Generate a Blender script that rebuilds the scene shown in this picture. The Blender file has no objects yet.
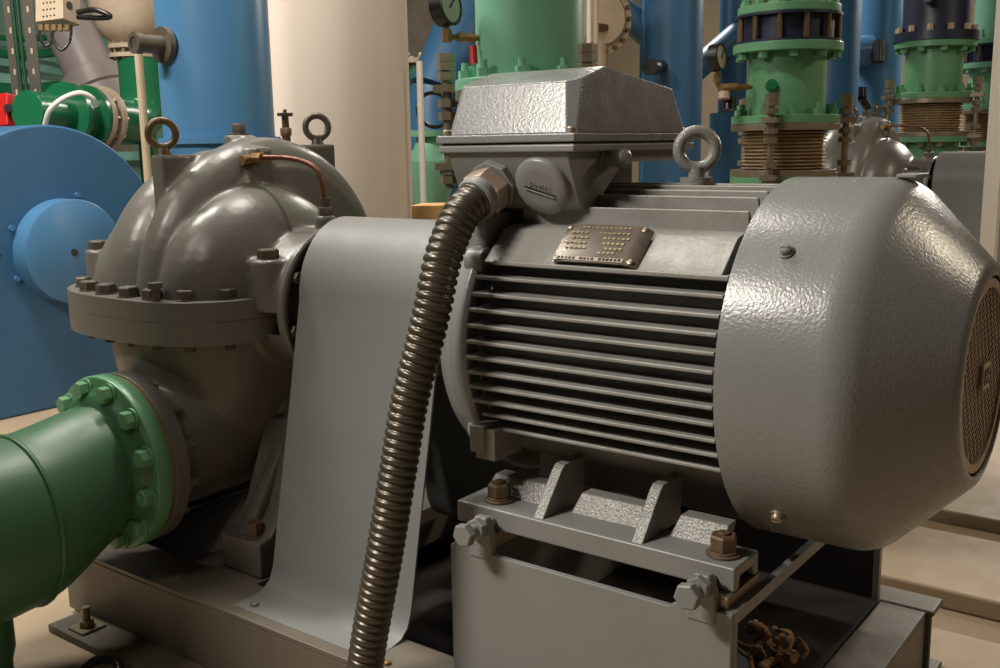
import bpy, bmesh, math, random
from mathutils import Vector as V, Matrix as M, Quaternion
PI = math.pi
random.seed(7)
S = bpy.context.scene
COL = S.collection

# ------------------------------------------------------------------ camera
CAM = V((0.60503, -1.59803, 0.34591)); YAW, PITCH, ROLL, F = 0.923758, 0.183012, -0.016381, 1016.75
_f = V((-math.cos(YAW)*math.cos(PITCH), math.sin(YAW)*math.cos(PITCH), -math.sin(PITCH)))
_r0 = _f.cross(V((0, 0, 1))).normalized(); _u0 = _r0.cross(_f)
_r = math.cos(ROLL)*_r0 + math.sin(ROLL)*_u0
_u = -math.sin(ROLL)*_r0 + math.cos(ROLL)*_u0
def W(px, py, d):
    """world point seen at that spot of the photo, d metres deep"""
    return CAM + d*(_f + _r*(px-500)/F - _u*(py-334)/F)
cd = bpy.data.cameras.new('camera'); co = bpy.data.objects.new('camera', cd); COL.objects.link(co)
cd.sensor_width = 36; cd.lens = F*36/1000; cd.clip_start = .02
R3 = M((_r, _u, -_f)).transposed()
co.matrix_world = M.Translation(CAM) @ R3.to_4x4()
S.camera = co

# ------------------------------------------------------------------ materials
def lin(c):
    return tuple((x/255/12.92 if x/255 <= .04045 else ((x/255+.055)/1.055)**2.4) for x in c) + (1,)
def mat(name, rgb, rough=.5, metal=0., bump=0., bscale=120., dirt=0., dirt_rgb=(50, 40, 30), dscale=6., coat=0.):
    m = bpy.data.materials.new(name); m.use_nodes = True
    nt = m.node_tree; N = nt.nodes; L = nt.links; b = N['Principled BSDF']
    b.inputs['Roughness'].default_value = rough; b.inputs['Metallic'].default_value = metal
    if coat: b.inputs['Coat Weight'].default_value = coat; b.inputs['Coat Roughness'].default_value = .15
    tc = N.new('ShaderNodeTexCoord')
    n1 = N.new('ShaderNodeTexNoise'); n1.inputs['Scale'].default_value = dscale; n1.inputs['Detail'].default_value = 8; n1.inputs['Roughness'].default_value = .65
    L.new(tc.outputs['Object'], n1.inputs['Vector'])
    rp = N.new('ShaderNodeValToRGB'); rp.color_ramp.elements[0].position = .45; rp.color_ramp.elements[1].position = .75
    L.new(n1.outputs['Fac'], rp.inputs['Fac'])
    mul = N.new('ShaderNodeMath'); mul.operation = 'MULTIPLY'; mul.inputs[1].default_value = dirt
    L.new(rp.outputs['Color'], mul.inputs[0])
    mx = N.new('ShaderNodeMix'); mx.data_type = 'RGBA'
    mx.inputs[6].default_value = lin(rgb); mx.inputs[7].default_value = lin(dirt_rgb)
    L.new(mul.outputs[0], mx.inputs[0]); L.new(mx.outputs[2], b.inputs['Base Color'])
    n3 = N.new('ShaderNodeTexNoise'); n3.inputs['Scale'].default_value = dscale*4; n3.inputs['Detail'].default_value = 4
    L.new(tc.outputs['Object'], n3.inputs['Vector'])
    mr = N.new('ShaderNodeMapRange'); mr.inputs['To Min'].default_value = max(.05, rough-.1); mr.inputs['To Max'].default_value = min(1, rough+.1)
    L.new(n3.outputs['Fac'], mr.inputs['Value']); L.new(mr.outputs['Result'], b.inputs['Roughness'])
    if bump:
        n2 = N.new('ShaderNodeTexNoise'); n2.inputs['Scale'].default_value = bscale; n2.inputs['Detail'].default_value = 3
        L.new(tc.outputs['Object'], n2.inputs['Vector'])
        bp = N.new('ShaderNodeBump'); bp.inputs['Strength'].default_value = bump; bp.inputs['Distance'].default_value = .003
        L.new(n2.outputs['Fac'], bp.inputs['Height']); L.new(bp.outputs['Normal'], b.inputs['Normal'])
    return m
GREY = mat('grey_enamel', (124, 125, 123), .36, bump=.1, bscale=150, dirt=.25, dirt_rgb=(98, 95, 90))
GREYO = mat('grey_orange_peel', (122, 124, 123), .27, bump=.2, bscale=210, dirt=.2, dirt_rgb=(104, 101, 96))
GREYC = mat('grey_cast_rough', (126, 125, 120), .3, bump=.55, bscale=230, dirt=.25, dirt_rgb=(95, 88, 76))
GREYF = mat('grey_sheet', (124, 125, 123), .5, bump=.03, bscale=60, dirt=.25, dirt_rgb=(112, 108, 100))
GREYD = mat('grey_dusty_frame', (106, 99, 88), .45, bump=.1, bscale=90, dirt=.5, dirt_rgb=(86, 74, 58))
PUMP = mat('pump_grey_enamel', (104, 101, 95), .33, bump=.22, bscale=60, dirt=.35, dirt_rgb=(82, 75, 65), dscale=5)
PUMPB = mat('pump_bolt_steel', (92, 84, 74), .45, .3, bump=.1, dirt=.4, dirt_rgb=(60, 48, 36), dscale=30)
FIN = mat('fin_grey', (138, 137, 132), .4, bump=.25, bscale=120, dirt=.5, dirt_rgb=(84, 76, 64), dscale=9)
STEEL = mat('weathered_steel', (150, 138, 118), .4, .6, bump=.1, dirt=.5, dirt_rgb=(90, 74, 54), dscale=30)
RUST = mat('rusted_bolt', (106, 86, 68), .55, .35, bump=.3, bscale=200, dirt=.6, dirt_rgb=(84, 56, 38), dscale=40)
RUSTEYE = mat('bare_bronzed_steel', (100, 82, 60), .42, .4, bump=.3, bscale=160, dirt=.5, dirt_rgb=(74, 56, 38), dscale=40)
BRASS = mat('old_brass', (150, 122, 78), .4, .6, dirt=.4, dirt_rgb=(96, 66, 40), dscale=30)
COPPER = mat('copper', (120, 78, 58), .4, .6, dirt=.4, dirt_rgb=(88, 56, 42), dscale=30)
CONDUIT = mat('dark_conduit', (86, 79, 70), .33, .55, dirt=.45, dirt_rgb=(50, 42, 32), dscale=20)
NUT = mat('dull_gland_nut', (170, 150, 134), .45, .35, dirt=.3, dirt_rgb=(120, 100, 84), dscale=20)
BLACK = mat('black_rubber', (26, 24, 22), .6)
BLACKP = mat('black_plastic', (30, 28, 27), .3)
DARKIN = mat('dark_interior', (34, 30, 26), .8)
BLUE = mat('blue_enamel', (72, 120, 160), .33, bump=.08, bscale=30, dirt=.2, dirt_rgb=(58, 100, 136), dscale=3)
BLUEM = mat('blue_machine_enamel', (54, 98, 134), .42, bump=.08, bscale=30, dirt=.3, dirt_rgb=(36, 76, 112), dscale=3)
NAVY = mat('navy_enamel', (34, 40, 62), .4, dirt=.3, dirt_rgb=(24, 26, 40))
GREEN = mat('green_enamel', (98, 150, 110), .35, bump=.1, bscale=60, dirt=.3, dirt_rgb=(62, 112, 74), dscale=8)
GREENP = mat('green_pipe_enamel', (64, 106, 74), .4, bump=.12, bscale=60, dirt=.4, dirt_rgb=(46, 92, 54), dscale=5)
MINT = mat('mint_enamel', (120, 176, 146), .35, bump=.06, bscale=60, dirt=.2, dirt_rgb=(86, 150, 116), dscale=5)
GREEND = mat('deep_green_enamel', (30, 104, 68), .25, dirt=.2, dirt_rgb=(22, 76, 52))
BELLOW = mat('bellows_steel', (190, 170, 140), .35, .35, dirt=.35, dirt_rgb=(120, 98, 70), dscale=20)
TAN = mat('tan_paint', (178, 160, 138), .5, bump=.1, dirt=.35, dirt_rgb=(120, 96, 76), dscale=8)
MAUVE = mat('mauve_grey_paint', (150, 140, 138), .4, dirt=.2, dirt_rgb=(120, 110, 106))
CREAM = mat('cream_paint', (214, 196, 172), .8, bump=.08, bscale=20, dirt=.15, dirt_rgb=(190, 168, 140), dscale=2)
COLM = mat('beige_column_paint', (206, 192, 178), .75, bump=.1, bscale=14, dirt=.15, dirt_rgb=(192, 174, 154), dscale=2)
CONC = mat('concrete_floor', (168, 148, 122), .6, bump=.2, bscale=25, dirt=.45, dirt_rgb=(136, 114, 88), dscale=3)
CONC2 = mat('concrete_plinth', (172, 152, 126), .6, bump=.2, bscale=25, dirt=.45, dirt_rgb=(150, 126, 98), dscale=5)
ROUGHW = mat('rough_grey_wall', (112, 100, 90), .9, bump=.9, bscale=14, dirt=.7, dirt_rgb=(60, 52, 46), dscale=5)
WHITE = mat('white_paint', (222, 214, 200), .45, dirt=.15, dirt_rgb=(190, 180, 160))
WOOD = mat('pale_wood', (196, 150, 92), .6, bump=.1, dirt=.4, dirt_rgb=(160, 112, 62), dscale=12)
RED = mat('red_paint', (190, 36, 34), .4)
PLATE = mat('nameplate_dark', (108, 100, 90), .35, .4, dirt=.6, dirt_rgb=(70, 58, 46), dscale=60)
PTEXT = mat('nameplate_text', (160, 144, 112), .5, .2)
PSTRIP = mat('nameplate_strip', (170, 160, 146), .4, .3)
RAG = mat('dry_brown_rag', (150, 118, 84), .9, bump=.4, bscale=80, dirt=.5, dirt_rgb=(96, 70, 46), dscale=30)
GLASS = mat('gauge_dial', (200, 190, 176), .25)
SHADE = mat('shade_black', (38, 34, 30), .5)  # near-black colour standing in for shade under the pump and inside the pedestal
UPR = mat('dark_upright_paint', (74, 70, 62), .5, dirt=.3, dirt_rgb=(50, 46, 40))
CABLEG = mat('dark_green_sheath', (22, 62, 40), .4)
TEAL = mat('pale_teal_paint', (120, 168, 152), .5, dirt=.3, dirt_rgb=(80, 116, 104), dscale=2)

# ------------------------------------------------------------------ mesh builder
def frame(axis):
    a = V(axis).normalized(); t = V((0, 0, 1)) if abs(a.z) < .9 else V((1, 0, 0))
    u = t.cross(a).normalized(); return u, a.cross(u), a
class MB:
    def __init__(s): s.bm = bmesh.new()
    def face(s, vs):
        try: return s.bm.faces.new(vs)
        except ValueError: return None
    def box(s, c, d, rot=None):
        vs = []
        for i in (-.5, .5):
            for j in (-.5, .5):
                for k in (-.5, .5):
                    p = V((i*d[0], j*d[1], k*d[2]))
                    if rot is not None: p = rot @ p
                    vs.append(s.bm.verts.new(p+V(c)))
        for q in ((0, 1, 3, 2), (4, 6, 7, 5), (0, 4, 5, 1), (2, 3, 7, 6), (0, 2, 6, 4), (1, 5, 7, 3)): s.face([vs[i] for i in q])
        return s
    def bx(s, x0, x1, y0, y1, z0, z1): return s.box(((x0+x1)/2, (y0+y1)/2, (z0+z1)/2), (x1-x0, y1-y0, z1-z0))
    def rings(s, rings, closed=True, cap0=True, cap1=True, loop=False):
        R = [[s.bm.verts.new(p) for p in r] for r in rings]; n = len(R[0])
        m = len(R) if loop else len(R)-1
        for i in range(m):
            A, B = R[i], R[(i+1) % len(R)]
            for j in range(n if closed else n-1):
                k = (j+1) % n; s.face([A[j], A[k], B[k], B[j]])
        if not loop:
            if cap0: s.face(R[0][::-1])
            if cap1: s.face(R[-1])
        return s
    def lathe(s, prof, o, axis, n=48, cap0=True, cap1=True, loop=False, ph=0.):
        u, w, a = frame(axis); o = V(o)
        return s.rings([[o+a*t+(u*math.cos(ph+2*PI*j/n)+w*math.sin(ph+2*PI*j/n))*r for j in range(n)] for t, r in prof], True, cap0, cap1, loop)
    def cyl(s, p0, p1, r0, r1=None, n=32):
        p0 = V(p0); p1 = V(p1); return s.lathe([(0, r0), ((p1-p0).length, r0 if r1 is None else r1)], p0, p1-p0, n)
    def ring(s, o, axis, ro, ri, h, n=48): return s.lathe([(0, ri), (0, ro), (h, ro), (h, ri)], o, axis, n, loop=True)
    def hexa(s, o, axis, r, h, ph=0.):
        return s.lathe([(0, r), (h*.86, r), (h, r*.88)], o, axis, 6, ph=ph)
    def torus(s, c, axis, R, r, n=40, m=14):
        u, w, a = frame(axis); c = V(c)
        return s.rings([[c+(u*math.cos(2*PI*i/n)+w*math.sin(2*PI*i/n))*(R+r*math.cos(2*PI*j/m))+a*r*math.sin(2*PI*j/m) for j in range(m)] for i in range(n)], loop=True)
    def tube(s, pts, r, n=14, cap=True):
        pts = [V(p) for p in pts]; rs = r if isinstance(r, (list, tuple)) else [r]*len(pts)
        T = [(pts[min(i+1, len(pts)-1)]-pts[max(i-1, 0)]).normalized() for i in range(len(pts))]
        u = frame(T[0])[0]; out = []
        for i, p in enumerate(pts):
            u = (u - T[i]*u.dot(T[i])).normalized(); w = T[i].cross(u)
            out.append([p+(u*math.cos(2*PI*j/n)+w*math.sin(2*PI*j/n))*rs[i] for j in range(n)])
        return s.rings(out, True, cap, cap)
    def prism(s, poly, ext):
        ext = V(ext); return s.rings([[V(p) for p in poly], [V(p)+ext for p in poly]])
    def sphere(s, c, d, n=32, m=18):
        c = V(c); rr = []
        for i in range(1, m):
            t = PI*i/m; rr.append([c+V((d[0]*math.sin(t)*math.cos(2*PI*j/n), d[1]*math.sin(t)*math.sin(2*PI*j/n), -d[2]*math.cos(t))) for j in range(n)])
        return s.rings(rr)
    def obj(s, name, m, parent=None, bevel=0., sharp=32, seg=2, mods=None):
        bm = s.bm
        bmesh.ops.recalc_face_normals(bm, faces=bm.faces[:])
        if parent is not None:
            bm.transform(M.Translation(-V(parent['_o'])))
        me = bpy.data.meshes.new(name); bm.to_mesh(me); bm.free()
        me.materials.append(m)
        o = bpy.data.objects.new(name, me); COL.objects.link(o)
        if parent is not None:
            o.parent = parent; o['_o'] = list(parent['_o'])
        else: o['_o'] = [0, 0, 0]
        me.shade_smooth(); me.set_sharp_from_angle(angle=math.radians(sharp))
        if bevel:
            b = o.modifiers.new('bevel', 'BEVEL'); b.width = bevel; b.segments = seg; b.limit_method = 'ANGLE'; b.angle_limit = math.radians(35)
            b.harden_normals = True
        return o
def spline(pts, k=10):
    pts = [V(p) for p in pts]; P = [2*pts[0]-pts[1]]+pts+[2*pts[-1]-pts[-2]]; out = []
    for i in range(1, len(P)-2):
        a, b, c, d = P[i-1:i+3]
        for j in range(k):
            t = j/k
            out.append(.5*((2*b)+(c-a)*t+(2*a-5*b+4*c-d)*t*t+(3*b-a-3*c+d)*t**3))
    out.append(pts[-1]); return out
def bend(pts, r, k=8):
    pts = [V(p) for p in pts]; out = [pts[0]]
    for a, b, c in zip(pts, pts[1:], pts[2:]):
        p = b+(a-b).normalized()*min(r, (a-b).length*.49); q = b+(c-b).normalized()*min(r, (c-b).length*.49)
        out += [(1-t)**2*p+2*t*(1-t)*b+t*t*q for t in [i/k for i in range(k+1)]]
    return out+[pts[-1]]
def thing(name, label, cat, loc, group=None):
    o = bpy.data.objects.new(name, None); COL.objects.link(o); o.location = loc; o['_o'] = list(loc)
    o.empty_display_size = .05
    o['label'] = label; o['category'] = cat
    if group: o['group'] = group
    return o
def tag(o, label, cat, group=None, kind=None):
    o['label'] = label; o['category'] = cat
    if group: o['group'] = group
    if kind: o['kind'] = kind
    return o
def struct(o): o['kind'] = 'structure'; return o
def copy_tree(o, parent=None):
    c = o.copy(); COL.objects.link(c)
    if parent is not None: c.parent = parent
    for ch in list(o.children): copy_tree(ch, c)
    return c
def fuse(mb, name, m, parent, voxel, smooth=6):
    """weld overlapping shapes of one casting into one continuous skin"""
    o = mb.obj(name, m, parent)
    r = o.modifiers.new('remesh', 'REMESH'); r.mode = 'VOXEL'; r.voxel_size = voxel; r.use_smooth_shade = True
    s = o.modifiers.new('smooth', 'SMOOTH'); s.factor = .5; s.iterations = smooth
    dg = bpy.context.evaluated_depsgraph_get(); dg.update()
    me = bpy.data.meshes.new_from_object(o.evaluated_get(dg)); o.modifiers.clear()
    old = o.data; o.data = me; bpy.data.meshes.remove(old); me.name = name
    if not me.materials: me.materials.append(m)
    me.shade_smooth()
    return o
def text_mesh(body, size, depth, mtx, name, m, parent):
    c = bpy.data.curves.new(name, 'FONT'); c.body = body; c.size = size; c.extrude = depth; c.align_x = 'CENTER'; c.align_y = 'CENTER'
    t = bpy.data.objects.new(name+'_tmp', c); COL.objects.link(t)
    dg = bpy.context.evaluated_depsgraph_get(); dg.update()
    me = bpy.data.meshes.new_from_object(t.evaluated_get(dg)); bpy.data.objects.remove(t)
    me.transform(M.Translation(-V(parent['_o'])) @ mtx)
    me.materials.clear(); me.materials.append(m)
    o = bpy.data.objects.new(name, me); COL.objects.link(o); o.parent = parent; o['_o'] = list(parent['_o']); return o
def basis(o, x, y):
    x = V(x).normalized(); y = V(y).normalized(); z = x.cross(y)
    return M.Translation(V(o)) @ M((x, y, z)).transposed().to_4x4()

FLOOR = -.75; TOPZ = -.58; P1 = -.70; P2 = -.665
# ================================================================== ROOM
struct(MB().bx(-9, 4.5, -3.6, 10.2, FLOOR-.1, FLOOR).obj('floor', CONC))
struct(MB().bx(-9.1, -9, -3.6, 10.2, FLOOR, 3.1).obj('wall_left', TEAL))
struct(MB().bx(-9.1, 4.5, 10.1, 10.2, FLOOR, 3.1).obj('wall_rear', CREAM))
struct(MB().bx(4.5, 4.6, -3.6, 10.2, FLOOR, 3.1).obj('wall_right', ROUGHW))
struct(MB().bx(-9.1, 4.6, -3.7, 10.2, 3.0, 3.1).obj('ceiling', ROUGHW))
tag(MB().bx(-1.75, 3.2, .82, 1.27, FLOOR, P1).obj('concrete_curb', CONC2, bevel=.008),
    'low concrete curb along the floor just behind the pump base', 'curb')
tag(MB().bx(-1.75, 3.2, 1.272, 5.4, FLOOR, P2).obj('concrete_plinth', CONC2, bevel=.008),
    'wide raised concrete plinth carrying the second pump', 'plinth')

# ================================================================== ELECTRIC MOTOR
mo = thing('electric_motor', 'large grey finned electric motor with domed fan cover on the box pedestal', 'motor', (-.22, 0, -.305))
st = MB()
st.lathe([(-.475, .2), (-.475, .238), (.03, .238), (.03, .2)], (0, 0, 0), (1, 0, 0), 64)
FZ = [.126, .0985, .0725, .046, .019, -.008, -.034, -.0605, -.087, -.112, -.138]
RT = .276
def fin(mb, p_in, p_out, x0, x1, t0=.011, t1=.0065):
    """cast fin running along x between a root and a tip point of the yz plane"""
    a = V((0,)+tuple(p_in)); b = V((0,)+tuple(p_out)); d = (b-a).normalized(); n = V((1, 0, 0)).cross(d)
    q0 = [a+n*t0/2, b+n*t1/2, b-n*t1/2, a-n*t0/2]
    def at(x, tipx): return [V((x, p.y, p.z)) if i in (0, 3) else V((tipx, p.y, p.z)) for i, p in enumerate(q0)]
    mb.rings([at(x0, x0), at(x1+.012, x1)])
for sg in (-1, 1):
    for z in FZ:
        fin(st, (sg*.17, z*.985), (sg*math.sqrt(RT*RT-z*z), z), -.468 if z > -.1 else -.455, -.012)
    fin(st, (sg*.15, .148), (sg*.239, .152), -.435, -.008, .014, .008)
    # sloping shoulder panel and its riser
    st.prism([V((-.455, sg*y, z)) for y, z in ((-.238, .152), (-.180, .205), (-.15, .212), (-.10, .195), (-.10, .14), (-.2, .14))], (.455-.02, 0, 0))
    st.prism([V((-.44, sg*y, z)) for y, z in ((-.1435, .243), (-.1385, .243), (-.118, .20), (-.139, .205))], (.44-.02, 0, 0))
    # lower corner lug of the stator
    st.bx(-.462, -.42, sg*.262 if sg < 0 else .18, sg*.262 if sg > 0 else -.18, -.19, -.135)
    st.bx(-.47, -.44, sg*.268 if sg < 0 else .18, sg*.268 if sg > 0 else -.18, -.178, -.13)
for y, h in ((-.103, .262), (-.066, .270), (-.030, .276), (.006, .278), (.042, .276), (.078, .267), (.11, .258)):
    fin(st, (y*.95, .18), (y, h), -.44, -.022, .010, .0065)
for y in (-.1, -.06, -.02, .02, .06, .1):
    fin(st, (y*.9, -.19), (y, -.262), -.44, -.022)
fr = st.obj('stator_frame', FIN, mo, bevel=.0022, seg=2)
es = MB()
es.lathe([(-.475, .18), (-.472, .268), (-.482, .274), (-.512, .270), (-.520, .262), (-.545, .254), (-.556, .235), (-.558, .15), (-.575, .14), (-.58, .06)], (0, 0, 0), (1, 0, 0), 72)
for a in (35, 145, 215, 325):
    c, s_ = math.cos(math.radians(a)), math.sin(math.radians(a))
    es.cyl((-.50, c*.262, s_*.262), (-.462, c*.262, s_*.262), .024, n=20)
es.bx(-.52, -.47, -.21, -.14, .165, .232); es.bx(-.52, -.47, .14, .21, .165, .232)
es.obj('end_shield', GREY, mo, bevel=.003)
MB().cyl((-.66, 0, 0), (-.5, 0, 0), .038).obj('shaft', STEEL, mo)
# fan cover: rounded drum running into a cone
prof = [(-.004, .2895)]
X1, X2, RC, RF = .173, .297, .29, .163
k = V((X2-X1, RF-RC)).normalized(); tl = .030
A = V((X1-tl, RC)); B = V((X1, RC)); C2 = B+k*tl
prof += [(p.x, p.y) for p in [(1-t)**2*A+2*t*(1-t)*B+t*t*C2 for t in [i/8 for i in range(9)]]]
E2 = V((X2, RF)); p0 = E2-k*.012; p1 = E2+V((0, -.010))
prof += [(p.x, p.y) for p in [(1-t)**2*p0+2*t*(1-t)*E2+t*t*p1 for t in [i/4 for i in range(5)]]]
prof += [(X2, .150), (X2-.004, .149), (X2-.004, .145), (X2-.016, .145), (X1-.01, RC-.03), (X1-.03, RC-.006), (-.004, .2835)]
fc = MB().lathe(prof, (0, 0, 0), (1, 0, 0), 112, loop=True).obj('fan_cover', GREYO, mo, sharp=40)
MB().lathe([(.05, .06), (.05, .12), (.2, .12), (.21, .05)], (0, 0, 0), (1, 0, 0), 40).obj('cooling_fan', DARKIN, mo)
for a in (138.3, 41, 223, 317):
    c, s_ = math.cos(math.radians(a)), math.sin(math.radians(a))
    sc = MB().lathe([(.281, .012), (.293, .012), (.293, .009), (.299, .0085), (.301, .006)], (.068, 0, 0), (0, c, s_), 20)
    sc.box((.068, c*.3015, s_*.3015), (.012, .0018, .0018)).obj('screw', STEEL if s_ < 0 else GREYO, fc)
tag_ = MB().box((.17, .02, .292), (.03, .07, .006)); tag_.obj('top_cap', GREYF, fc, bevel=.002)
# perforated grille: rows of slots cut between diagonal and cross bars
gr = MB(); G0 = (X2-.012); RG = .147
def bar(mb, ang, off, wd, x, th, rad):
    h = math.sqrt(max(0, rad*rad-off*off))
    if h < .01: return
    d = V((0, math.cos(ang), math.sin(ang))); n = V((0, -d.z, d.y))
    mb.box(V((x, 0, 0))+n*off, (th, 2*h, wd), M(((1, 0, 0), tuple(d), tuple(n))).transposed())
for i in range(-14, 15):
    bar(gr, math.radians(28), i*.0102, .0030, G0+.004, .0004, RG)
for i in range(-7, 8):
    bar(gr, math.radians(118), i*.0195, .0024, G0+.0042, .0003, RG)
gr.ring((G0+.002, 0, 0), (1, 0, 0), .150, .132, .006, 72)
gq = gr.obj('grille', mat('grille_paint', (160, 138, 114), .45, dirt=.3, dirt_rgb=(130, 100, 76), dscale=20), fc)
MB().cyl((.272, 0, 0), (.274, 0, 0), .146, n=48).obj('grille_shade_disc', BLACK, fc)  # added black disc, paints the darkness seen through the grille openings
lg = MB()
lg.box((G0+.009, 0, 0), (.004, .040, .040)); lg.obj('badge', TAN, gq, bevel=.001)
lt = MB()
for y in (-.011, .0, .011): lt.box((G0+.0118, y, 0), (.0016, .004, .024))
lt.box((G0+.0118, 0, 0), (.0016, .022, .004)); lt.obj('badge_mark', BLACKP, gq)

# feet
def foot(sg):
    f = MB()
    yo, yi = sg*.286, sg*.198
    prof = [(yo, -.265), (yi, -.265), (yi, -.303), (yi-sg*-.012, -.303), (yi+sg*.022, -.284), (yo-sg*.022, -.284), (yo-sg*.016, -.303), (yo, -.303)]
    f.prism([V((-.488, y, z)) for y, z in prof], (.523, 0, 0))
    return f.obj('foot', GREY, mo, bevel=.004)
def web(sg):
    f = MB()
    for x0, x1 in ((-.474, -.345), (-.29, -.16), (-.105, -.012)):
        f.prism([V((x0, sg*.226, -.268)), V((x1, sg*.226, -.268)), V((x1, sg*.204, -.234)), V((x0+.010, sg*.204, -.234))], (0, -sg*.03, -.0))
    return f.obj('foot_web', GREYC, mo, bevel=.003)
def rib(sg, x):
    f = MB()
    f.prism([V((x-.010, sg*y, z)) for y, z in ((-.281, -.266), (-.15, -.266), (-.15, -.188), (-.213, -.188), (-.223, -.196))][::1], (.020, 0, 0))
    return f.obj('foot_rib', GREYC, mo, bevel=.002)
for sg in (1, -1):
    s2 = -sg
    fo = foot(-1 if sg == 1 else 1)
    web(1 if sg == -1 else -1)
    for x in (-.318, -.131): rib(sg, x)
    for x in (-.424, -.002):
        b = MB(); y = -.245*sg
        b.lathe([(0, .027), (.004, .027), (.0045, .0225), (.008, .0225), (.0085, .019)], (x, y, -.265), (0, 0, 1), 28)
        b.hexa((x, y, -.2565), (0, 0, 1), .0215, .024, ph=.35)
        b.lathe([(0, .010), (.004, .0095)], (x, y, -.2325), (0, 0, 1), 18)
        b.obj('hold_down_bolt', RUST, mo, bevel=.0012)
# eyebolt
eb = MB(); eb.cyl((-.178, 0, .27), (-.178, 0, .288), .028, n=28); eb.cyl((-.178, 0, .286), (-.178, 0, .305), .014)
eb.torus((-.178, 0, .334), (.62, -1, 0), .0305, .0105, 44, 16)
eb.obj('eyebolt', GREYC, mo, sharp=50)

# terminal box
tb = MB()
tb.prism([V((-.562, y, z)) for y, z in ((-.199, .336), (-.158, .244), (-.148, .237), (-.11, .240), (-.02, .312), (.0, .314), (.2, .314), (.2, .336))], (.252, 0, 0))
tb.bx(-.578, -.292, -.206, .222, .334, .3475)
tb.bx(-.50, -.37, -.12, .12, .21, .33)
tbo = tb.obj('terminal_box', GREY, mo, bevel=.004)
MB().bx(-.572, -.298, -.2, .216, .347, .3505).obj('gasket', BLACK, tbo)
ld = MB()
ld.bx(-.58, -.29, -.208, .224, .3505, .3645)
def lidring(inset, pts): return [V((x, y, z)) for x, y, z in pts]
x0, x1, y0, y1 = -.568, -.302, -.196, .212
c = .012
base = [(x0+c, y0), (x1-c, y0), (x1, y0+c), (x1, y1-c), (x1-c, y1), (x0+c, y1), (x0, y1-c), (x0, y0+c)]
a0, a1, b0, b1 = x0+.006, x1-.014, y0+.034, y1-.028
top = [(a0+c, b0), (a1-.02, b0), (a1, b0+.02), (a1, b1-c), (a1-c, b1), (a0+c, b1), (a0, b1-c), (a0, b0+c)]
def rz(y):  # roof: rises to a ridge then falls away towards the back
    return .449 + (y-b0)/(-.07-b0)*.027 if y < -.07 else .476-(y+.07)/(b1+.07)*.03
bv = [ld.bm.verts.new((x, y, .364)) for x, y in base]; tv = [ld.bm.verts.new((x, y, rz(y))) for x, y in top]
for i in range(8):
    j = (i+1) % 8
    if i in (2, 6): continue
    ld.face([bv[i], bv[j], tv[j], tv[i]])
rr = ld.bm.verts.new((a1, -.07, .476)); rl = ld.bm.verts.new((a0, -.07, .476))
ld.face([bv[2], bv[3], tv[3], rr, tv[2]]); ld.face([bv[6], bv[7], tv[7], rl, tv[6]])
ld.face([tv[0], tv[1], tv[2], rr, rl, tv[7]]); ld.face([rl, rr, tv[3], tv[4], tv[5], tv[6]]); ld.face(bv[::-1])
lid = ld.obj('lid', GREYO, tbo, bevel=.003)
for x, y in ((-.306, -.192), (-.566, -.192), (-.306, .208), (-.566, .208)):
    MB().lathe([(0, .009), (.008, .0085), (.0105, .006)], (x, y, .3645), (0, 0, 1), 14).obj('lid_screw', STEEL, lid)
# round blank plug with a slot and raised lettering, on the sloping front face
FN = V((0, -.914, -.407)); PO = V((-.374, -.1755, .279)); pl = MB()
pl.lathe([(-.004, .052), (.005, .052), (.009, .048), (.0098, .03), (.010, .001)], PO, FN, 48)
plug = pl.obj('blank_plug', GREY, tbo, sharp=50)
ca, sa = math.cos(math.radians(17)), math.sin(math.radians(17)); FU = V((0, -.407, .914)); FR = V((1, 0, 0))
ex = FR*ca-FU*sa; ey = FR*sa+FU*ca; PR = M((tuple(ex), tuple(FN), tuple(ey))).transposed()
MB().box(PO+FN*.0096-ey*.006, (.060, .003, .003), PR).obj('slot', BLACK, plug)
MB().box(PO+FN*.0102-ey*.0088, (.060, .005, .0022), PR).obj('slot_lip', GREY, plug, bevel=.001)
text_mesh('JAMERS', .0125, .0008, basis(PO+FN*.0102+ey*.003, ex, ey), 'raised_lettering', GREY, plug)
sp = MB(); sp.lathe([(0, .019), (.012, .019), (.012, .013), (.03, .013), (.036, .0155), (.05, .0155), (.054, .01)], (-.312, -.085, .321), (1, -.12, 0), 24)
sp.obj('side_plug', GREYO, tbo)
# nameplate on a bent carrier
npn = V((0, -.675, .738)); npt = V((0, .738, .675)); npo = V((-.238, -.2095, .1865))
npm = MB()
def npp(a, b, h): return npo+V((a, 0, 0))+npt*b+npn*h
wav = [(-.078, 0), (-.055, .004), (0, .005), (.055, .004), (.071, .0), (.078, -.006)]
npm.rings([[npp(a, -.039, h), npp(a, .037, h+.005), npp(a, .037, h+.0025), npp(a, -.039, h-.0025)] for a, h in wav])
npc = npm.obj('nameplate', PLATE, mo)
pt = MB()
rows = [(.040, 11, .075, .0045), (.024, 4, -.05, .006), (.024, 7, .02, .0045), (.009, 4, -.046, .006), (.009, 6, .028, .006), (-.006, 5, -.05, .006), (-.006, 5, .026, .007), (-.021, 5, -.046, .006), (-.021, 4, .03, .006), (-.034, 4, .02, .006)]
for b, n, c0, h in rows:
    for i in range(n):
        wd = random.choice((.0045, .006, .007))
        a = (c0 if abs(c0) < .06 else 0)+(i-(n-1)/2)*.0092
        R = M(((1, 0, 0), tuple(npt), tuple(npn))).transposed()
        pt.box(npp(a*.92, b*.68+.003, .0054+.0048*(b*.68+.042)/.076), (wd*.85, h*.62, .0008), R)
        if random.random() < .7: pt.box(npp(a*.92+.001, b*.68+.003+h*.2, .0055+.0048*(b*.68+.042)/.076), (.006, .0011, .0008), R)
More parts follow.
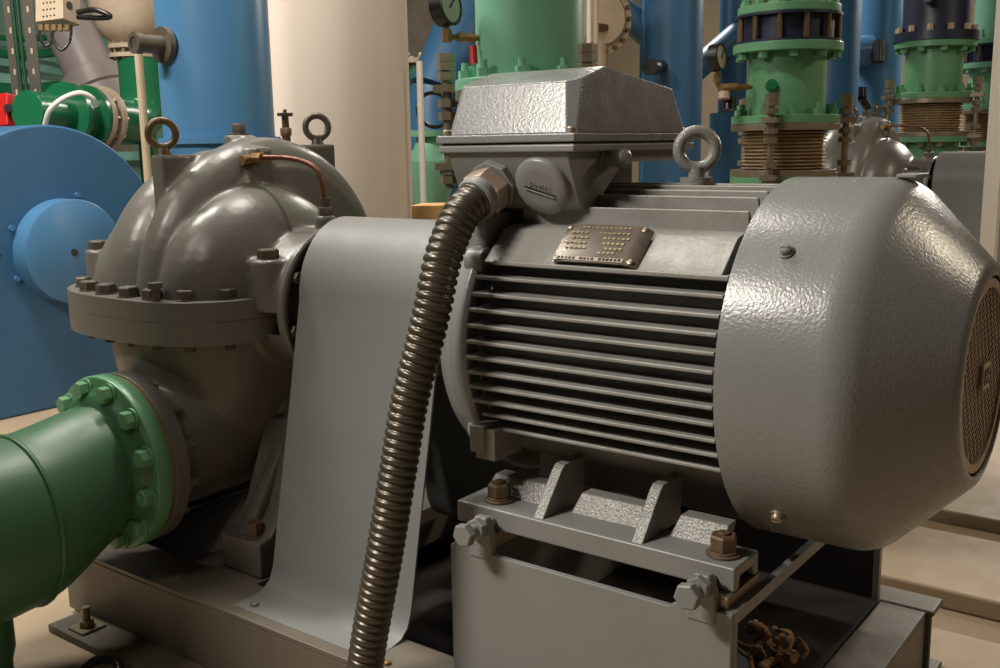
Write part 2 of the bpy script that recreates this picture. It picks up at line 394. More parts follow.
pt.obj('stamped_text', PTEXT, npc)
ps = MB(); R = M(((1, 0, 0), tuple(npt), tuple(npn))).transposed()
ps.box(npp(-.008, -.033, .0054), (.124, .0075, .0012), R); pso = ps.obj('bottom_strip', PSTRIP, npc)
pw = MB()
for i in range(17):
    if i in (5, 10): continue
    pw.box(npp(-.064+i*.007, -.033, .0062), (random.choice((.003, .0042, .005)), .0045, .0008), R)
pw.obj('strip_text', BLACKP, npc)
for a, b in ((-.071, -.033), (.066, -.033), (.066, .032), (-.071, .032)): MB().lathe([(0, .005), (.003, .0045), (.004, .002)], npp(a, b, .002+.003*(b > 0)), npn, 14).obj('rivet', STEEL, npc)

# ================================================================== CONDUIT
cnd = thing('flexible_conduit', 'dark ribbed flexible conduit hanging from the terminal box to the floor', 'conduit', (-.6, -.44, -.74))
cp = spline([(-.4766, -.226, .257), (-.478, -.268, .233), (-.479, -.314, .168), (-.484, -.338, .09), (-.494, -.35, .031), (-.514, -.37, -.07), (-.528, -.39, -.19), (-.546, -.41, -.33), (-.583, -.43, -.536), (-.606, -.44, -.734)], 60)
acc = [0]
for a, b in zip(cp, cp[1:]): acc.append(acc[-1]+(b-a).length)
PITCHC = .0148; NS = 10
tot = acc[-1]; pts = []; rad = []; j = 0; m = int(tot/PITCHC*NS)
for i in range(m+1):
    s_ = tot*i/m
    while j < len(acc)-2 and acc[j+1] < s_: j += 1
    t = (s_-acc[j])/(acc[j+1]-acc[j]); pts.append(cp[j].lerp(cp[j+1], t))
    ph = (s_/PITCHC) % 1
    rad.append(.0285+.0042*max(0, math.sin(PI*min(1, ph/.78)))**.4 if ph < .78 else .0285)
MB().tube(pts, rad, 28).obj('hose', CONDUIT, cnd, sharp=60)
gd = MB(); gax = V((-.04, -.905, -.42)).normalized(); go = V((-.474, -.176, .281))
gd.lathe([(-.006, .046), (.012, .046)], go, FN, 8)
gd.obj('gland_body', GREY, cnd, bevel=.002)
gd = MB(); gd.lathe([(0, .040), (.003, .043), (.030, .043), (.034, .040)], go+gax*.012, gax, 6, ph=.2)
gd.obj('gland_nut', NUT, cnd, bevel=.002)
gd = MB(); gd.lathe([(0, .033), (0, .0385), (.012, .0385), (.017, .035), (.017, .029)], go+gax*.045, gax, 36)
gd.obj('gland_ring', GREYF, cnd)

# ================================================================== PEDESTAL
pe = thing('motor_pedestal', 'grey welded steel box pedestal under the motor', 'pedestal', (-.215, .05, TOPZ))
q = MB(); q.prism([V((x, -.318, z)) for x, z in ((-.478, TOPZ), (.046, TOPZ), (.046, -.322), (-.04, -.322), (-.055, -.334), (-.385, -.334), (-.40, -.324), (-.462, -.324), (-.478, -.335))], (0, .012, 0))
q.obj('front_plate', GREYF, pe, bevel=.002)
q = MB(); q.bx(-.478, -.466, -.306, .415, TOPZ, -.33); q.obj('side_plate', GREY, pe)
q = MB()
q.prism([V((.034, y, z)) for y, z in ((-.306, TOPZ), (-.306, -.322), (.415, -.322), (.415, TOPZ), (.40, TOPZ), (.40, -.342), (-.296, -.342), (-.296, TOPZ))], (.012, 0, 0))
q.obj('side_plate', GREY, pe)
MB().bx(-.466, .034, .403, .415, TOPZ, -.33).obj('back_plate', SHADE, pe)  # inside of the pedestal coloured black to paint in its shade
MB().bx(-.478, .046, -.306, .403, TOPZ, TOPZ+.006).obj('floor_plate', SHADE, pe)  # same painted-in shade on the pedestal's inner floor
for sg in (-1, 1):
    for xa, xb in ((-.466, -.395), (-.02, .034)):
        MB().bx(xa, xb, min(sg*.306, sg*.19), max(sg*.306, sg*.19), -.33, -.3035).obj('machined_pad', STEEL, pe, bevel=.002)
for x in (-.410, -.002):
    j = MB(); z = -.288
    j.prism([V((x-.024, -.3205, -.345)), V((x+.024, -.3205, -.345)), V((x+.022, -.3205, -.296)), V((x+.012, -.3205, -.27)), V((x-.012, -.3205, -.27)), V((x-.022, -.3205, -.296))], (0, .017, 0))
    jl = j.obj('jacking_lug', GREYF, pe, bevel=.004)
    b = MB(); b.hexa((x, -.354, z), (0, -1, 0), .0205, .016, ph=.2); b.cyl((x, -.354, z), (x, -.2875, z), .0105, n=18)
    b.hexa((x, -.3215, z), (0, -1, 0), .0195, .014, ph=.5)
    b.obj('jacking_bolt', GREY, pe, bevel=.0012)

# ================================================================== BASE FRAME
bf = thing('base_frame', 'long dusty grey steel base frame on the floor carrying pump and motor', 'frame', (-.7, 0, FLOOR))
q = MB(); q.bx(-1.63, .135, -.392, -.268, TOPZ-.012, TOPZ); q.bx(-1.63, .135, -.392, -.380, FLOOR+.012, TOPZ-.012); q.bx(-1.575, .135, -.478, -.33, FLOOR, FLOOR+.018)
q.obj('front_channel', GREYD, bf, bevel=.0025)
q = MB(); q.bx(-1.75, .15, .42, .495, TOPZ-.012, TOPZ); q.bx(-1.75, .146, .42, .432, FLOOR, TOPZ-.012); q.bx(-1.75, .146, .40, .54, FLOOR, FLOOR+.012)
q.obj('rear_channel', GREYD, bf, bevel=.004, seg=3)
q = MB(); q.bx(-1.63, -1.618, -.378, .419, FLOOR+.013, TOPZ-.013); q.obj('end_channel', GREYD, bf)
q = MB(); q.bx(.046, .136, -.268, .417, TOPZ-.012, TOPZ-.002); q.bx(.124, .136, -.268, .417, FLOOR, TOPZ-.012)
q.obj('end_channel', GREYD, bf, bevel=.0025)
MB().bx(-1.63, -.53, -.379, .419, FLOOR, FLOOR+.012).obj('shade_sheet', SHADE, bf)  # added black sheet in place of the deep shade below the pump
for xa, xb in ((-1.22, -1.075), (-1.74, -1.64)):
    MB().bx(xa, xb, -.268 if xa > -1.7 else -.2, .42, TOPZ-.1, TOPZ-.001).obj('cross_member', GREYD, bf, bevel=.002)
ab = MB(); ab.bx(-1.51, -1.45, -.465, -.405, FLOOR+.018, FLOOR+.024); ab.hexa((-1.48, -.435, FLOOR+.024), (0, 0, 1), .018, .016); ab.cyl((-1.48, -.435, FLOOR+.03), (-1.48, -.435, FLOOR+.07), .009, n=14)
ab.obj('anchor_bolt', STEEL, bf)
ab = MB(); ab.lathe([(0, .010), (.006, .009), (.008, .004)], (-1.24, -.345, TOPZ), (0, 0, 1), 14); ab.obj('set_screw', STEEL, bf)
ab = MB(); ab.lathe([(0, .008), (.005, .007), (.007, .004)], (-.60, -.36, TOPZ), (0, 0, 1), 14); ab.obj('set_screw', BRASS, bf)

# ================================================================== COUPLING GUARD
cg = thing('coupling_guard', 'smooth grey arched sheet-metal coupling guard between near pump and motor', 'guard', (-.83, 0, TOPZ))
half = [(-.365, TOPZ+.001), (-.312, TOPZ+.001), (-.285, TOPZ+.006), (-.266, TOPZ+.022), (-.255, TOPZ+.05), (-.243, -.47), (-.2275, -.393), (-.184, -.182), (-.142, .03)]
arc = [(-.142*math.cos(t), .03+.168*math.sin(t)) for t in [PI*i/28 for i in range(1, 14)]]
prof = half+arc; prof = prof+[(0, .198)]+[(-y, z) for y, z in prof[::-1]]
def inset(pr, d):
    out = []
    for i, (y, z) in enumerate(pr):
        a = V(pr[max(0, i-1)]); b = V(pr[min(len(pr)-1, i+1)]); t = (b-a).normalized(); out.append((y+t.y*d, z-t.x*d))
    return out
inn = inset(prof, .004)
q = MB(); poly = [V((-1.03, y, z)) for y, z in prof]+[V((-1.03, y, max(z, TOPZ-.0))) for y, z in inn[::-1]]
rings = []
A = [V((-1.03, y, z)) for y, z in prof]; Bn = [V((-1.03, y, z)) for y, z in inn]
n = len(A); X = V((.395, 0, 0)); q2 = MB()
va = [[q2.bm.verts.new(p+o) for p in L_] for L_ in (A, Bn) for o in (V(), X)]
for i in range(n-1):
    q2.face([va[0][i], va[0][i+1], va[1][i+1], va[1][i]]); q2.face([va[2][i], va[3][i], va[3][i+1], va[2][i+1]])
    q2.face([va[0][i], va[2][i], va[2][i+1], va[0][i+1]]); q2.face([va[1][i], va[1][i+1], va[3][i+1], va[3][i]])
q2.face([va[0][0], va[1][0], va[3][0], va[2][0]]); q2.face([va[0][-1], va[2][-1], va[3][-1], va[1][-1]])
q2.obj('bent_sheet', GREYF, cg, sharp=40)
for x in (-.99, -.675):
    for sg in (-1, 1):
        MB().lathe([(0, .009), (.005, .008), (.007, .003)], (x, sg*.342, TOPZ+.002), (0, 0, 1), 12).obj('guard_screw', STEEL, cg)
cpl = thing('shaft_coupling', 'dark round shaft coupling half hidden under the coupling guard', 'coupling', (-.75, 0, -.135))
MB().lathe([(0, .05), (0, .13), (.05, .135), (.05, .12), (.056, .12), (.056, .135), (.11, .13), (.11, .07), (.17, .065), (.17, .04)], (-.87, 0, 0), (1, 0, 0), 48).obj('coupling_hub', BLACKP, cpl)

# ================================================================== SPLIT-CASE PUMP
PX = -1.42
pu = thing('split_case_pump', 'large dark grey split-case pump with bolted flange beside the green suction pipe', 'pump', (PX, 0, TOPZ))
def flange_y(t, a, b): pass
up = MB()
def band(mb, xc, hw, cy, ay, az, crest=1., n=72, m=14, p=2.4):
    rg = []
    for i in range(n):
        t = 2*PI*i/n; ring = []
        for k in range(m+1):
            e = -1+2*k/m; prof_ = (1-abs(e)**p)**(1/p)
            rr = .58+.42*prof_
            ring.append(V((xc+e*hw, cy+ay*crest*rr*math.cos(t), az*crest*rr*math.sin(t))))
        rg.append(ring)
    vs = [[mb.bm.verts.new(p) for p in r] for r in rg]
    for i in range(n):
        for k in range(m): mb.face([vs[i][k], vs[(i+1) % n][k], vs[(i+1) % n][k+1], vs[i][k+1]])
    mb.face([vs[i][0] for i in range(n)][::-1]); mb.face([vs[i][m] for i in range(n)])
def upper(mb):
    band(mb, PX+.048, .088, .068, .365, .376, p=2.2)
    band(mb, PX-.095, .115, .066, .350, .350, p=2.2)
    # suction lobes either side, and the stuffing-box necks
    mb.sphere((-1.285, -.03, 0), (.165, .268, .262), 48, 28)
    mb.sphere((-1.555, -.03, 0), (.13, .262, .25), 48, 28)
    mb.cyl((-1.30, 0, 0), (-1.062, 0, 0), .172, .166, 48)
    mb.cyl((-1.72, 0, 0), (-1.5, 0, 0), .15, n=48)
    # lifting lugs
    mb.bx(PX-.02, PX+.026, -.2, .0, .1, .338); mb.bx(PX-.02, PX+.026, .1, .335, .1, .357)
    # bosses
    mb.cyl((PX, .04, .30), (PX, .04, .382), .045, .036, 28)
    mb.cyl((-1.125, -.14, 0), (-1.125, -.14, .113), .04, n=28); mb.cyl((-1.64, -.225, 0), (-1.64, -.225, .118), .032, n=24)
    mb.cyl((-1.088, 0, .15), (-1.088, 0, .20), .024, n=24)
    mb.bx(-1.326, -1.284, -.022, .03, .22, .352)
    return mb
def cut_below(o, z):
    bm = bmesh.new(); bm.from_mesh(o.data); zz = z-o['_o'][2]
    g = bmesh.ops.bisect_plane(bm, geom=bm.verts[:]+bm.edges[:]+bm.faces[:], plane_co=(0, 0, zz), plane_no=(0, 0, -1), clear_outer=True)
    ed = [e for e in g['geom_cut'] if isinstance(e, bmesh.types.BMEdge)]
    try: bmesh.ops.contextual_create(bm, geom=ed)
    except Exception: pass
    bm.to_mesh(o.data); bm.free(); o.data.shade_smooth(); o.data.set_sharp_from_angle(angle=math.radians(50))
uc = fuse(upper(MB()), 'upper_casing', PUMP, pu, .0062, 7)
cut_below(uc, .0)
def flange_outline(n=72, gx=0., gy=0.):
    out = []
    for i in range(n):
        t = 2*PI*i/n; c_, s_ = math.cos(t), math.sin(t); ex = 2/3.
        ax = (.31 if c_ > 0 else .352)+gx; ay = (.345 if s_ < 0 else .36)+gy
        out.append((PX+ax*math.copysign(abs(c_)**ex, c_), ay*math.copysign(abs(s_)**ex, s_)))
    return out
q = MB(); q.prism([V((x, y, -.014)) for x, y in flange_outline()], (0, 0, .044)); uf = q.obj('upper_flange', PUMP, pu, bevel=.002)
q = MB(); q.prism([V((x, y, -.066)) for x, y in flange_outline()], (0, 0, .052)); q.obj('lower_flange', PUMP, pu, bevel=.002)
lo = MB()
lo.sphere((PX+.01, 0, -.05), (.275, .315, .42), 48, 30)
lo.cyl((-1.40, -.33, -.325), (-1.41, -.02, -.27), .15, .2, 40)
lo.cyl((-1.42, .0, -.25), (-1.42, .5, -.30), .2, .13, 40)
lo.cyl((-1.30, 0, 0), (-1.062, 0, 0), .165, n=40); lo.cyl((-1.72, 0, 0), (-1.5, 0, 0), .145, n=40)
for xs in (-1.15, -1.69):
    for sg in (-1, 1):
        lo.prism([V((xs-.02, sg*.05, -.2)), V((xs-.02, sg*.24, -.5)), V((xs-.02, sg*.05, -.55))], (.04, 0, 0))
lo.bx(-1.70, -1.14, .12, .17, -.57, -.3)
lc = fuse(lo, 'lower_casing', PUMP, pu, .0075, 5); 
bmc = bmesh.new(); bmc.from_mesh(lc.data)
bmesh.ops.bisect_plane(bmc, geom=bmc.verts[:]+bmc.edges[:]+bmc.faces[:], plane_co=(0, 0, -.05-lc['_o'][2]), plane_no=(0, 0, 1), clear_outer=True)
bmc.to_mesh(lc.data); bmc.free(); lc.data.shade_smooth()
for xs in (-1.145, -1.69):
    f = MB(); f.prism([V((xs-.065, y, z)) for y, z in ((-.25, TOPZ), (.25, TOPZ), (.25, -.51), (.205, -.49), (.10, -.26), (-.10, -.26), (-.175, -.44), (-.215, -.492), (-.25, -.50))], (.13, 0, 0))
    f.obj('pump_foot', PUMP, pu, bevel=.006)
    for sg in (-1, 1):
        b = MB(); b.lathe([(0, .025), (.005, .025)], (xs+.02, sg*.222, -.497), (0, 0, 1), 20); b.hexa((xs+.02, sg*.222, -.492), (0, 0, 1), .02, .028)
        b.obj('foot_bolt', RUST, pu, bevel=.001)
# suction nozzle flange of the pump and discharge flange
SC = V((-1.387, 0, -.327)); SR = .193
q = MB(); q.lathe([(0, .14), (0, SR), (.036, SR), (.036, .15)], SC+V((0, -.363, 0)), (0, 1, 0), 64); q.obj('suction_flange', PUMP, pu, bevel=.003)
q = MB(); q.lathe([(0, .13), (0, .19), (.036, .19), (.036, .12)], V((-1.42, .47, -.30)), (0, 1, 0), 48); q.obj('discharge_flange', PUMP, pu, bevel=.003)
# split flange bolts
ol = flange_outline(360, -.036, -.036)
cum = [0]
for i in range(360): cum.append(cum[-1]+(V(ol[(i+1) % 360])-V(ol[i])).length)
NB = 24
for k in range(NB):
    tgt = cum[-1]*(k+.5)/NB; i = next(j for j in range(360) if cum[j+1] >= tgt); x, y = ol[i]
    if math.hypot(x+1.125, y+.14) < .06 or (abs(y) < .19 and x > -1.2): continue
    b = MB(); b.lathe([(0, .024), (.003, .024)], (x, y, .03), (0, 0, 1), 18); b.hexa((x, y, .033), (0, 0, 1), .0225, .020, ph=k*.7)
    b.cyl((x, y, -.082), (x, y, .031), .012, n=12)
    b.obj('flange_bolt', PUMPB, pu, bevel=.001)
b = MB(); b.cyl((-1.285, -.318, .03), (-1.285, -.318, .062), .009, n=14); b.cyl((-1.285, -.318, .058), (-1.285, -.318, .07), .017, n=6); b.obj('jack_screw', PUMPB, pu)
for x, y, z in ((-1.125, -.14, .112), (-1.64, -.225, .116)):
    b = MB(); b.hexa((x, y, z), (0, 0, 1), .024, .022, ph=.3); b.obj('boss_bolt', PUMPB, pu, bevel=.001)
for y, z, axd, R_, m_ in ((-.178, .349, (1, -.8, 0), .0295, RUSTEYE), (.297, .366, (1, -.75, 0), .0295, PUMPB)):
    b = MB(); zc = z+.036; b.torus((PX, y, zc), axd, R_, .0085, 40, 14); b.cyl((PX, y, z-.018), (PX, y, z+.006), .019, .013, 20)
    b.obj('eyebolt', m_, pu, sharp=50)
b = MB(); b.lathe([(0, .026), (.008, .026)], (PX, .04, .378), (0, 0, 1), 24); b.hexa((PX, .04, .386), (0, 0, 1), .0175, .024); b.obj('vent_plug', PUMPB, pu, bevel=.001)
v = MB(); vo = V((PX, .19, .33)); v.cyl(vo, vo+V((0, 0, .05)), .011, n=14); v.hexa(vo+V((0, 0, .05)), (0, 0, 1), .015, .02); v.cyl(vo+V((0, 0, .07)), vo+V((0, 0, .10)), .009, n=12)
vc = v.obj('vent_cock', RUSTEYE, pu)
v = MB(); v.box(vo+V((0, 0, .103)), (.014, .042, .009)); v.cyl(vo+V((0, 0, .10)), vo+V((0, 0, .116)), .005, n=10); v.cyl(vo+V((0, -.026, .035)), vo+V((0, 0, .035)), .008, n=10); v.obj('cock_handle', PUMPB, vc, bevel=.002)
tbp = bend([(-1.31, -.022, .328), (-1.27, -.02, .329), (-1.16, -.01, .326), (-1.098, 0, .30), (-1.088, 0, .23)], .06, 10)
MB().tube(tbp, .0058, 12).obj('copper_tube', COPPER, pu, sharp=60)
v = MB(); v.hexa((-1.296, -.022, .328), (1, 0, 0), .013, .03); v.cyl((-1.305, -.05, .322), (-1.305, -.02, .322), .012, n=12); v.obj('tube_fitting', BRASS, pu)
v = MB(); v.hexa((-1.088, 0, .196), (0, 0, 1), .0165, .022); v.cyl((-1.088, 0, .218), (-1.088, 0, .238), .0115, n=14); v.obj('tube_nut', PUMPB, pu)
v = MB(); v.hexa((-1.305, -.03, .266), (0, 0, 1), .01, .012); v.obj('drain_plug', PUMPB, pu)
q = MB(); q.lathe([(-1.068, .1), (-1.068, .172), (-1.064, .177), (-1.05, .177), (-1.046, .173), (-1.046, .166), (-1.06, .164), (-1.06, .1)], (0, 0, 0), (1, 0, 0), 72); q.obj('gland_ring', PUMP, pu, sharp=40)
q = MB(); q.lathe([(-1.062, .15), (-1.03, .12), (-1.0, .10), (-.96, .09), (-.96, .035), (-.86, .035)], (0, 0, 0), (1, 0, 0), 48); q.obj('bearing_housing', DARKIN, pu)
for a in (105, 150, 195, 60, 20, 240, 285, 330):
    y, z = .150*math.cos(math.radians(a)), .150*math.sin(math.radians(a))
    b = MB(); b.hexa((-1.06, y, z), (1, 0, 0), .0135, .022); b.obj('gland_bolt', PUMPB, pu)
bl = []
for k in range(12):
    a = 2*PI*(k+.5)/12; c_, s_ = math.cos(a)*.163, math.sin(a)*.163
    b = MB(); o_ = SC+V((c_, -.327, s_)); b.hexa(o_, (0, 1, 0), .0185, .018); b.cyl(o_+V((0, .018, 0)), o_+V((0, .036, 0)), .0105, n=12)
    b.obj('flange_nut', STEEL, pu)

# ================================================================== GREEN SUCTION PIPE
sp = thing('suction_pipe', 'fat green pipe bolted by its round flange to the pump at left', 'pipe', (-1.40, -.75, FLOOR))
c0 = V((-1.398, -.398, -.337)); c1 = V((-1.421, -.60, -.408))
rg = []; U = 64
def xz(c, r): return [c+V((r*math.cos(2*PI*j/U), 0, r*math.sin(2*PI*j/U))) for j in range(U)]
for i in range(13):
    t = i/12; e = t*t*(3-2*t); rg.append(xz(V((c0.x+(c1.x-c0.x)*t, c0.y+(c1.y-c0.y)*t, c0.z+(c1.z-c0.z)*(.35*t+.65*e))), .146+.034*(.4*t+.6*e)))
for y, dz, r_ in ((-.66, -.004, .184), (-.74, -.008, .188), (-.84, -.010, .19), (-.92, -.010, .19)): rg.append(xz(V((-1.425, y, c1.z+dz)), r_))
for i in range(1, 15):
    a = PI/2*i/14; R0 = .26; cc = V((-1.425, -.92-R0*math.sin(a), c1.z-.01+R0*(1-math.cos(a)))); n_ = V((0, math.sin(a), math.cos(a)))
    rg.append([cc+V((.19*math.cos(2*PI*j/U), 0, 0))+n_*(.19*math.sin(2*PI*j/U)) for j in range(U)])
rg.append([p+V((0, 0, 2.9)) for p in rg[-1]])
MB().rings(rg).obj('pipe_body', GREENP, sp, sharp=60)
MB().torus(c1, (0, 1, 0), .1805, .0055, 72, 10).obj('weld_seam', GREENP, sp, sharp=60)
q = MB(); q.lathe([(0, .13), (0, SR), (.005, SR+.002), (.032, SR+.002), (.037, SR), (.037, .13)], SC+V((0, -.409, 0)), (0, 1, 0), 72); q.obj('flange', GREEN, sp, bevel=.002)
q = MB(); q.lathe([(0, .172), (.012, .158), (.02, .15)], SC+V((0, -.409, 0)), (0, -1, 0), 64); q.obj('hub_weld', GREENP, sp, sharp=60)
q = MB(); q.lathe([(0, .14), (0, SR-.004), (.009, SR-.004), (.009, .14)], SC+V((0, -.372, 0)), (0, 1, 0), 72); q.obj('gasket', BRASS, sp)
for k in range(12):
    a = 2*PI*(k+.5)/12; c_, s_ = math.cos(a)*.168, math.sin(a)*.168
    b = MB(); o_ = SC+V((c_, -.409, s_)); b.lathe([(0, .0245), (.005, .0245)], o_, (0, -1, 0), 22); b.hexa(o_+V((0, -.005, 0)), (0, -1, 0), .0205, .02, ph=k)
    b.obj('flange_bolt', GREEN, sp, bevel=.0015)
q = MB(); q.lathe([(0, .05), (.08, .05), (.11, .058), (.3, .058)], (-1.385, -.71, FLOOR), (0, 0, 1), 32); q.lathe([(0, .1), (.012, .1)], (-1.385, -.71, FLOOR), (0, 0, 1), 32)
q.obj('support_leg', GREENP, sp, sharp=45)
# debris in the base, cable on the floor
db = thing('debris', 'crumpled dry brown rag scraps lying inside the base under the motor', 'debris', (0, .06, TOPZ+.006))
for i in range(16):
    cx, cy = -.03+random.uniform(-.05, .04), -.03+random.uniform(-.12, .11); n_ = 9; pts_ = []
    a0_ = random.uniform(0, 6.28); r0_ = random.uniform(.018, .036)
    for t in range(n_): pts_.append((cx+r0_*math.cos(a0_+t*.75), cy+r0_*math.sin(a0_+t*(.3+.09*(i % 5)))*1.5, TOPZ+.022+.006*(i % 4)+.009*math.sin(t*1.3+i)))
    MB().tube(spline(pts_, 5), [(.004+.0025*(i % 3))*(.6+.4*math.sin(q_*.9+i)**2) for q_ in range((n_-1)*5+1)], 9).obj('rag_strip', RAG, db, sharp=60)
cbp = [(-1.315, -.56, .011), (-1.285, -.53, .04), (-1.235, -.515, .045), (-1.195, -.53, .012), (-1.155, -.515, .016), (-1.115, -.50, .011), (-1.085, -.53, .011)]
tag(MB().tube([V((x, y, FLOOR+z)) for x, y, z in spline(cbp, 8)], .010, 12).obj('black_cable', BLACKP, sharp=60), 'short loop of black cable on the floor beside the base frame', 'cable')

# ================================================================== BACKGROUND, RIGHT: SECOND PUMP SET
OFF = V((.325, 3.75, .085))
p2 = copy_tree(pu); p2.location = pu.location+OFF; p2['label'] = 'distant grey split-case pump seen above the fan cover of the motor'
g2 = copy_tree(cg); g2.location = cg.location+OFF; g2['label'] = 'dark distant coupling guard at the right edge beside the white post'
b2 = thing('base_frame', 'steel base frame under the distant second pump, on the raised plinth', 'frame', (-.45, 3.76, P2))
for y in (3.44, 4.12): MB().bx(-1.4, .6, y-.06, y+.06, P2, TOPZ+.085).obj('channel', GREYD, b2)
for x in (-1.33, -.78, .5): MB().bx(x-.07, x+.07, 3.5, 4.06, P2+.02, TOPZ+.0849).obj('cross_member', GREYD, b2)

def gvert(px, py, d, z):
    """point on the vertical line through that photo spot, at height z"""
    p = W(px, py, d); return V((p.x, p.y, z))
def flange_bolts(mb, c, R, n, r, h, ph=0., down=False):
    for k in range(n):
        a = 2*PI*k/n+ph; o_ = c+V((math.cos(a)*R, math.sin(a)*R, 0))
        mb.cyl(o_-V((0, 0, h if down else 0)), o_+V((0, 0, 0 if down else h)), r, n=6)
        mb.cyl(o_, o_+V((0, 0, (-1 if down else 1)*h*1.5)), r*.55, n=8)
def riser(cx, cy, zf, r, ztop, wafer, mats, lab, short, scale=1., rodsang=(20, 140, 260), upper=None):
    """green spool on a bellows joint: separate things stacked on the same axis. zf = underside of the spool flange"""
    G, = mats; c_ = V((cx, cy, 0)); fr_ = r*1.4; s_ = r/.15
    # bellows joint
    zb0 = zf-.178*s_
    bj = thing('bellows_joint', 'tan corrugated bellows joint under '+short, 'bellows joint', (cx, cy, zb0-.03*s_), 'bellows joints under the green pipes')
    MB().lathe([(0, r*.6), (0, fr_), (.026*s_, fr_), (.026*s_, r*.6)], (cx, cy, zf-.026*s_), (0, 0, 1), 56).obj('upper_plate', STEEL, bj, bevel=.002)
    MB().lathe([(0, r*.6), (0, fr_), (.026*s_, fr_), (.026*s_, r*.6)], (cx, cy, zb0-.026*s_), (0, 0, 1), 56).obj('lower_plate', STEEL, bj, bevel=.002)
    pr = []; nc = 11; hh = zf-.026*s_-zb0
    for i in range(nc):
        for t in range(8):
            pr.append((hh*(i+t/8)/nc, r*(1.04+.065*math.sin(2*PI*t/8-PI/2))))
    pr.append((hh, r*.92))
    MB().lathe(pr, (cx, cy, zb0), (0, 0, 1), 56).obj('bellows', BELLOW, bj, sharp=60)
    for a in rodsang:
        a = math.radians(a); o_ = V((cx+math.cos(a)*fr_*1.12, cy+math.sin(a)*fr_*1.12, 0))
        t = MB(); t.cyl(o_+V((0, 0, zb0-.09*s_)), o_+V((0, 0, zf+.11*s_)), .013*s_, n=12)
        for z in (zf+.035*s_, zf+.062*s_, zf-.04*s_, zf-.075*s_, zb0+.012*s_, zb0-.05*s_, zb0-.075*s_): t.cyl(o_+V((0, 0, z)), o_+V((0, 0, z+.022*s_)), .027*s_, n=6)
        t.cyl(o_+V((0, 0, zf+.085*s_)), o_+V((0, 0, zf+.108*s_)), .027*s_, n=6)
        for zz in (zf+.012*s_, zb0-.026*s_):
            d_ = V((math.cos(a), math.sin(a), 0)); t.box(o_-d_*.03*s_+V((0, 0, zz)), (.13*s_, .06*s_, .02*s_), Quaternion((0, 0, 1), a).to_matrix())
        t.obj('tie_rod', STEEL, bj)
    # lower stub to the plinth
    zl = zb0-.026*s_
    ls = thing('pipe_stub', 'green pipe stub on the plinth below '+short, 'pipe', (cx, cy, P2))
    MB().lathe([(0, fr_), (.03*s_, fr_)], (cx, cy, zl-.03*s_), (0, 0, 1), 48).obj('flange', G, ls, bevel=.002)
    MB().cyl((cx, cy, P2), (cx, cy, zl-.03*s_), r, n=48).obj('pipe_body', G, ls)
    for k in range(12):
        o_ = V((cx+math.cos(k*PI/6)*fr_*.87, cy+math.sin(k*PI/6)*fr_*.87, zl-.03*s_)); MB().cyl(o_-V((0, 0, .022*s_)), o_, .018*s_, n=6).obj('flange_bolt', STEEL, ls)
    # spool
    sl = thing('pipe_spool', lab[0].lower()+lab[1:], 'pipe', (cx, cy, zf))
    q = MB(); q.lathe([(0, r*.8), (ztop-zf, r*.8)], (cx, cy, zf), (0, 0, 1), 48)
    MB().cyl((cx, cy, zf+.002), (cx, cy, ztop-.002), r, n=64).obj('pipe_body', G, sl)
    MB().lathe([(0, r), (0, fr_), (.032*s_, fr_), (.032*s_, r)], (cx, cy, zf), (0, 0, 1), 64).obj('lower_flange', G, sl, bevel=.003)
    for k in range(10):
        a = 2*PI*(k+.3)/10; b = MB(); o_ = V((cx+math.cos(a)*fr_*.87, cy+math.sin(a)*fr_*.87, zf+.032*s_))
        b.cyl(o_, o_+V((0, 0, .024*s_)), .02*s_, n=6); b.cyl(o_, o_+V((0, 0, .045*s_)), .011*s_, n=10); b.obj('flange_bolt', G, sl)
    if wafer or upper:
        MB().lathe([(0, r), (0, fr_), (-.034*s_, fr_), (-.034*s_, r)], (cx, cy, ztop), (0, 0, 1), 64).obj('upper_flange', G, sl, bevel=.003)
        for k in range(10):
            a = 2*PI*(k+.3)/10; b = MB(); o_ = V((cx+math.cos(a)*fr_*.87, cy+math.sin(a)*fr_*.87, ztop-.034*s_))
            b.cyl(o_, o_-V((0, 0, .024*s_)), .02*s_, n=6); b.obj('flange_bolt', G, sl)
    q.bm.free()
    return sl
def wafer_valve(cx, cy, z, r, h, lab):
    s_ = r/.15; fr_ = r*1.4
    v = thing('wafer_valve', lab, 'valve', (cx, cy, z))
    MB().lathe([(0, r*1.12), (0, fr_*.97), (.010*s_, fr_*.97), (.012*s_, r*1.14), (h-.012*s_, r*1.14), (h-.010*s_, fr_*.97), (h, fr_*.97), (h, r*1.12)], (cx, cy, z), (0, 0, 1), 56).obj('valve_body', NAVY, v)
    for k in range(12):
        a = 2*PI*(k+.4)/12; o_ = V((cx+math.cos(a)*fr_*.9, cy+math.sin(a)*fr_*.9, z)); MB().cyl(o_+V((0, 0, .001)), o_+V((0, 0, h-.001)), .011*s_, n=10).obj('stud', RUSTEYE, v)
    return v
def pipe_above(cx, cy, z, r, top, m, lab, flange=True):
    s_ = r/.15; v = thing('vertical_pipe', lab, 'pipe', (cx, cy, z))
    MB().cyl((cx, cy, z+.001), (cx, cy, top), r, n=56).obj('pipe_body', m, v)
    if flange:
        MB().lathe([(0, r), (0, r*1.4), (.034*s_, r*1.4), (.034*s_, r)], (cx, cy, z), (0, 0, 1), 56).obj('flange', m, v, bevel=.003)
        for k in range(12):
            a = 2*PI*(k+.4)/12; b = MB(); o_ = V((cx+math.cos(a)*r*1.22, cy+math.sin(a)*r*1.22, z+.034*s_)); b.cyl(o_, o_+V((0, 0, .026*s_)), .02*s_, n=6); b.cyl(o_, o_+V((0, 0, .06*s_)), .011*s_, n=8); b.obj('flange_bolt', m, v)
    return v
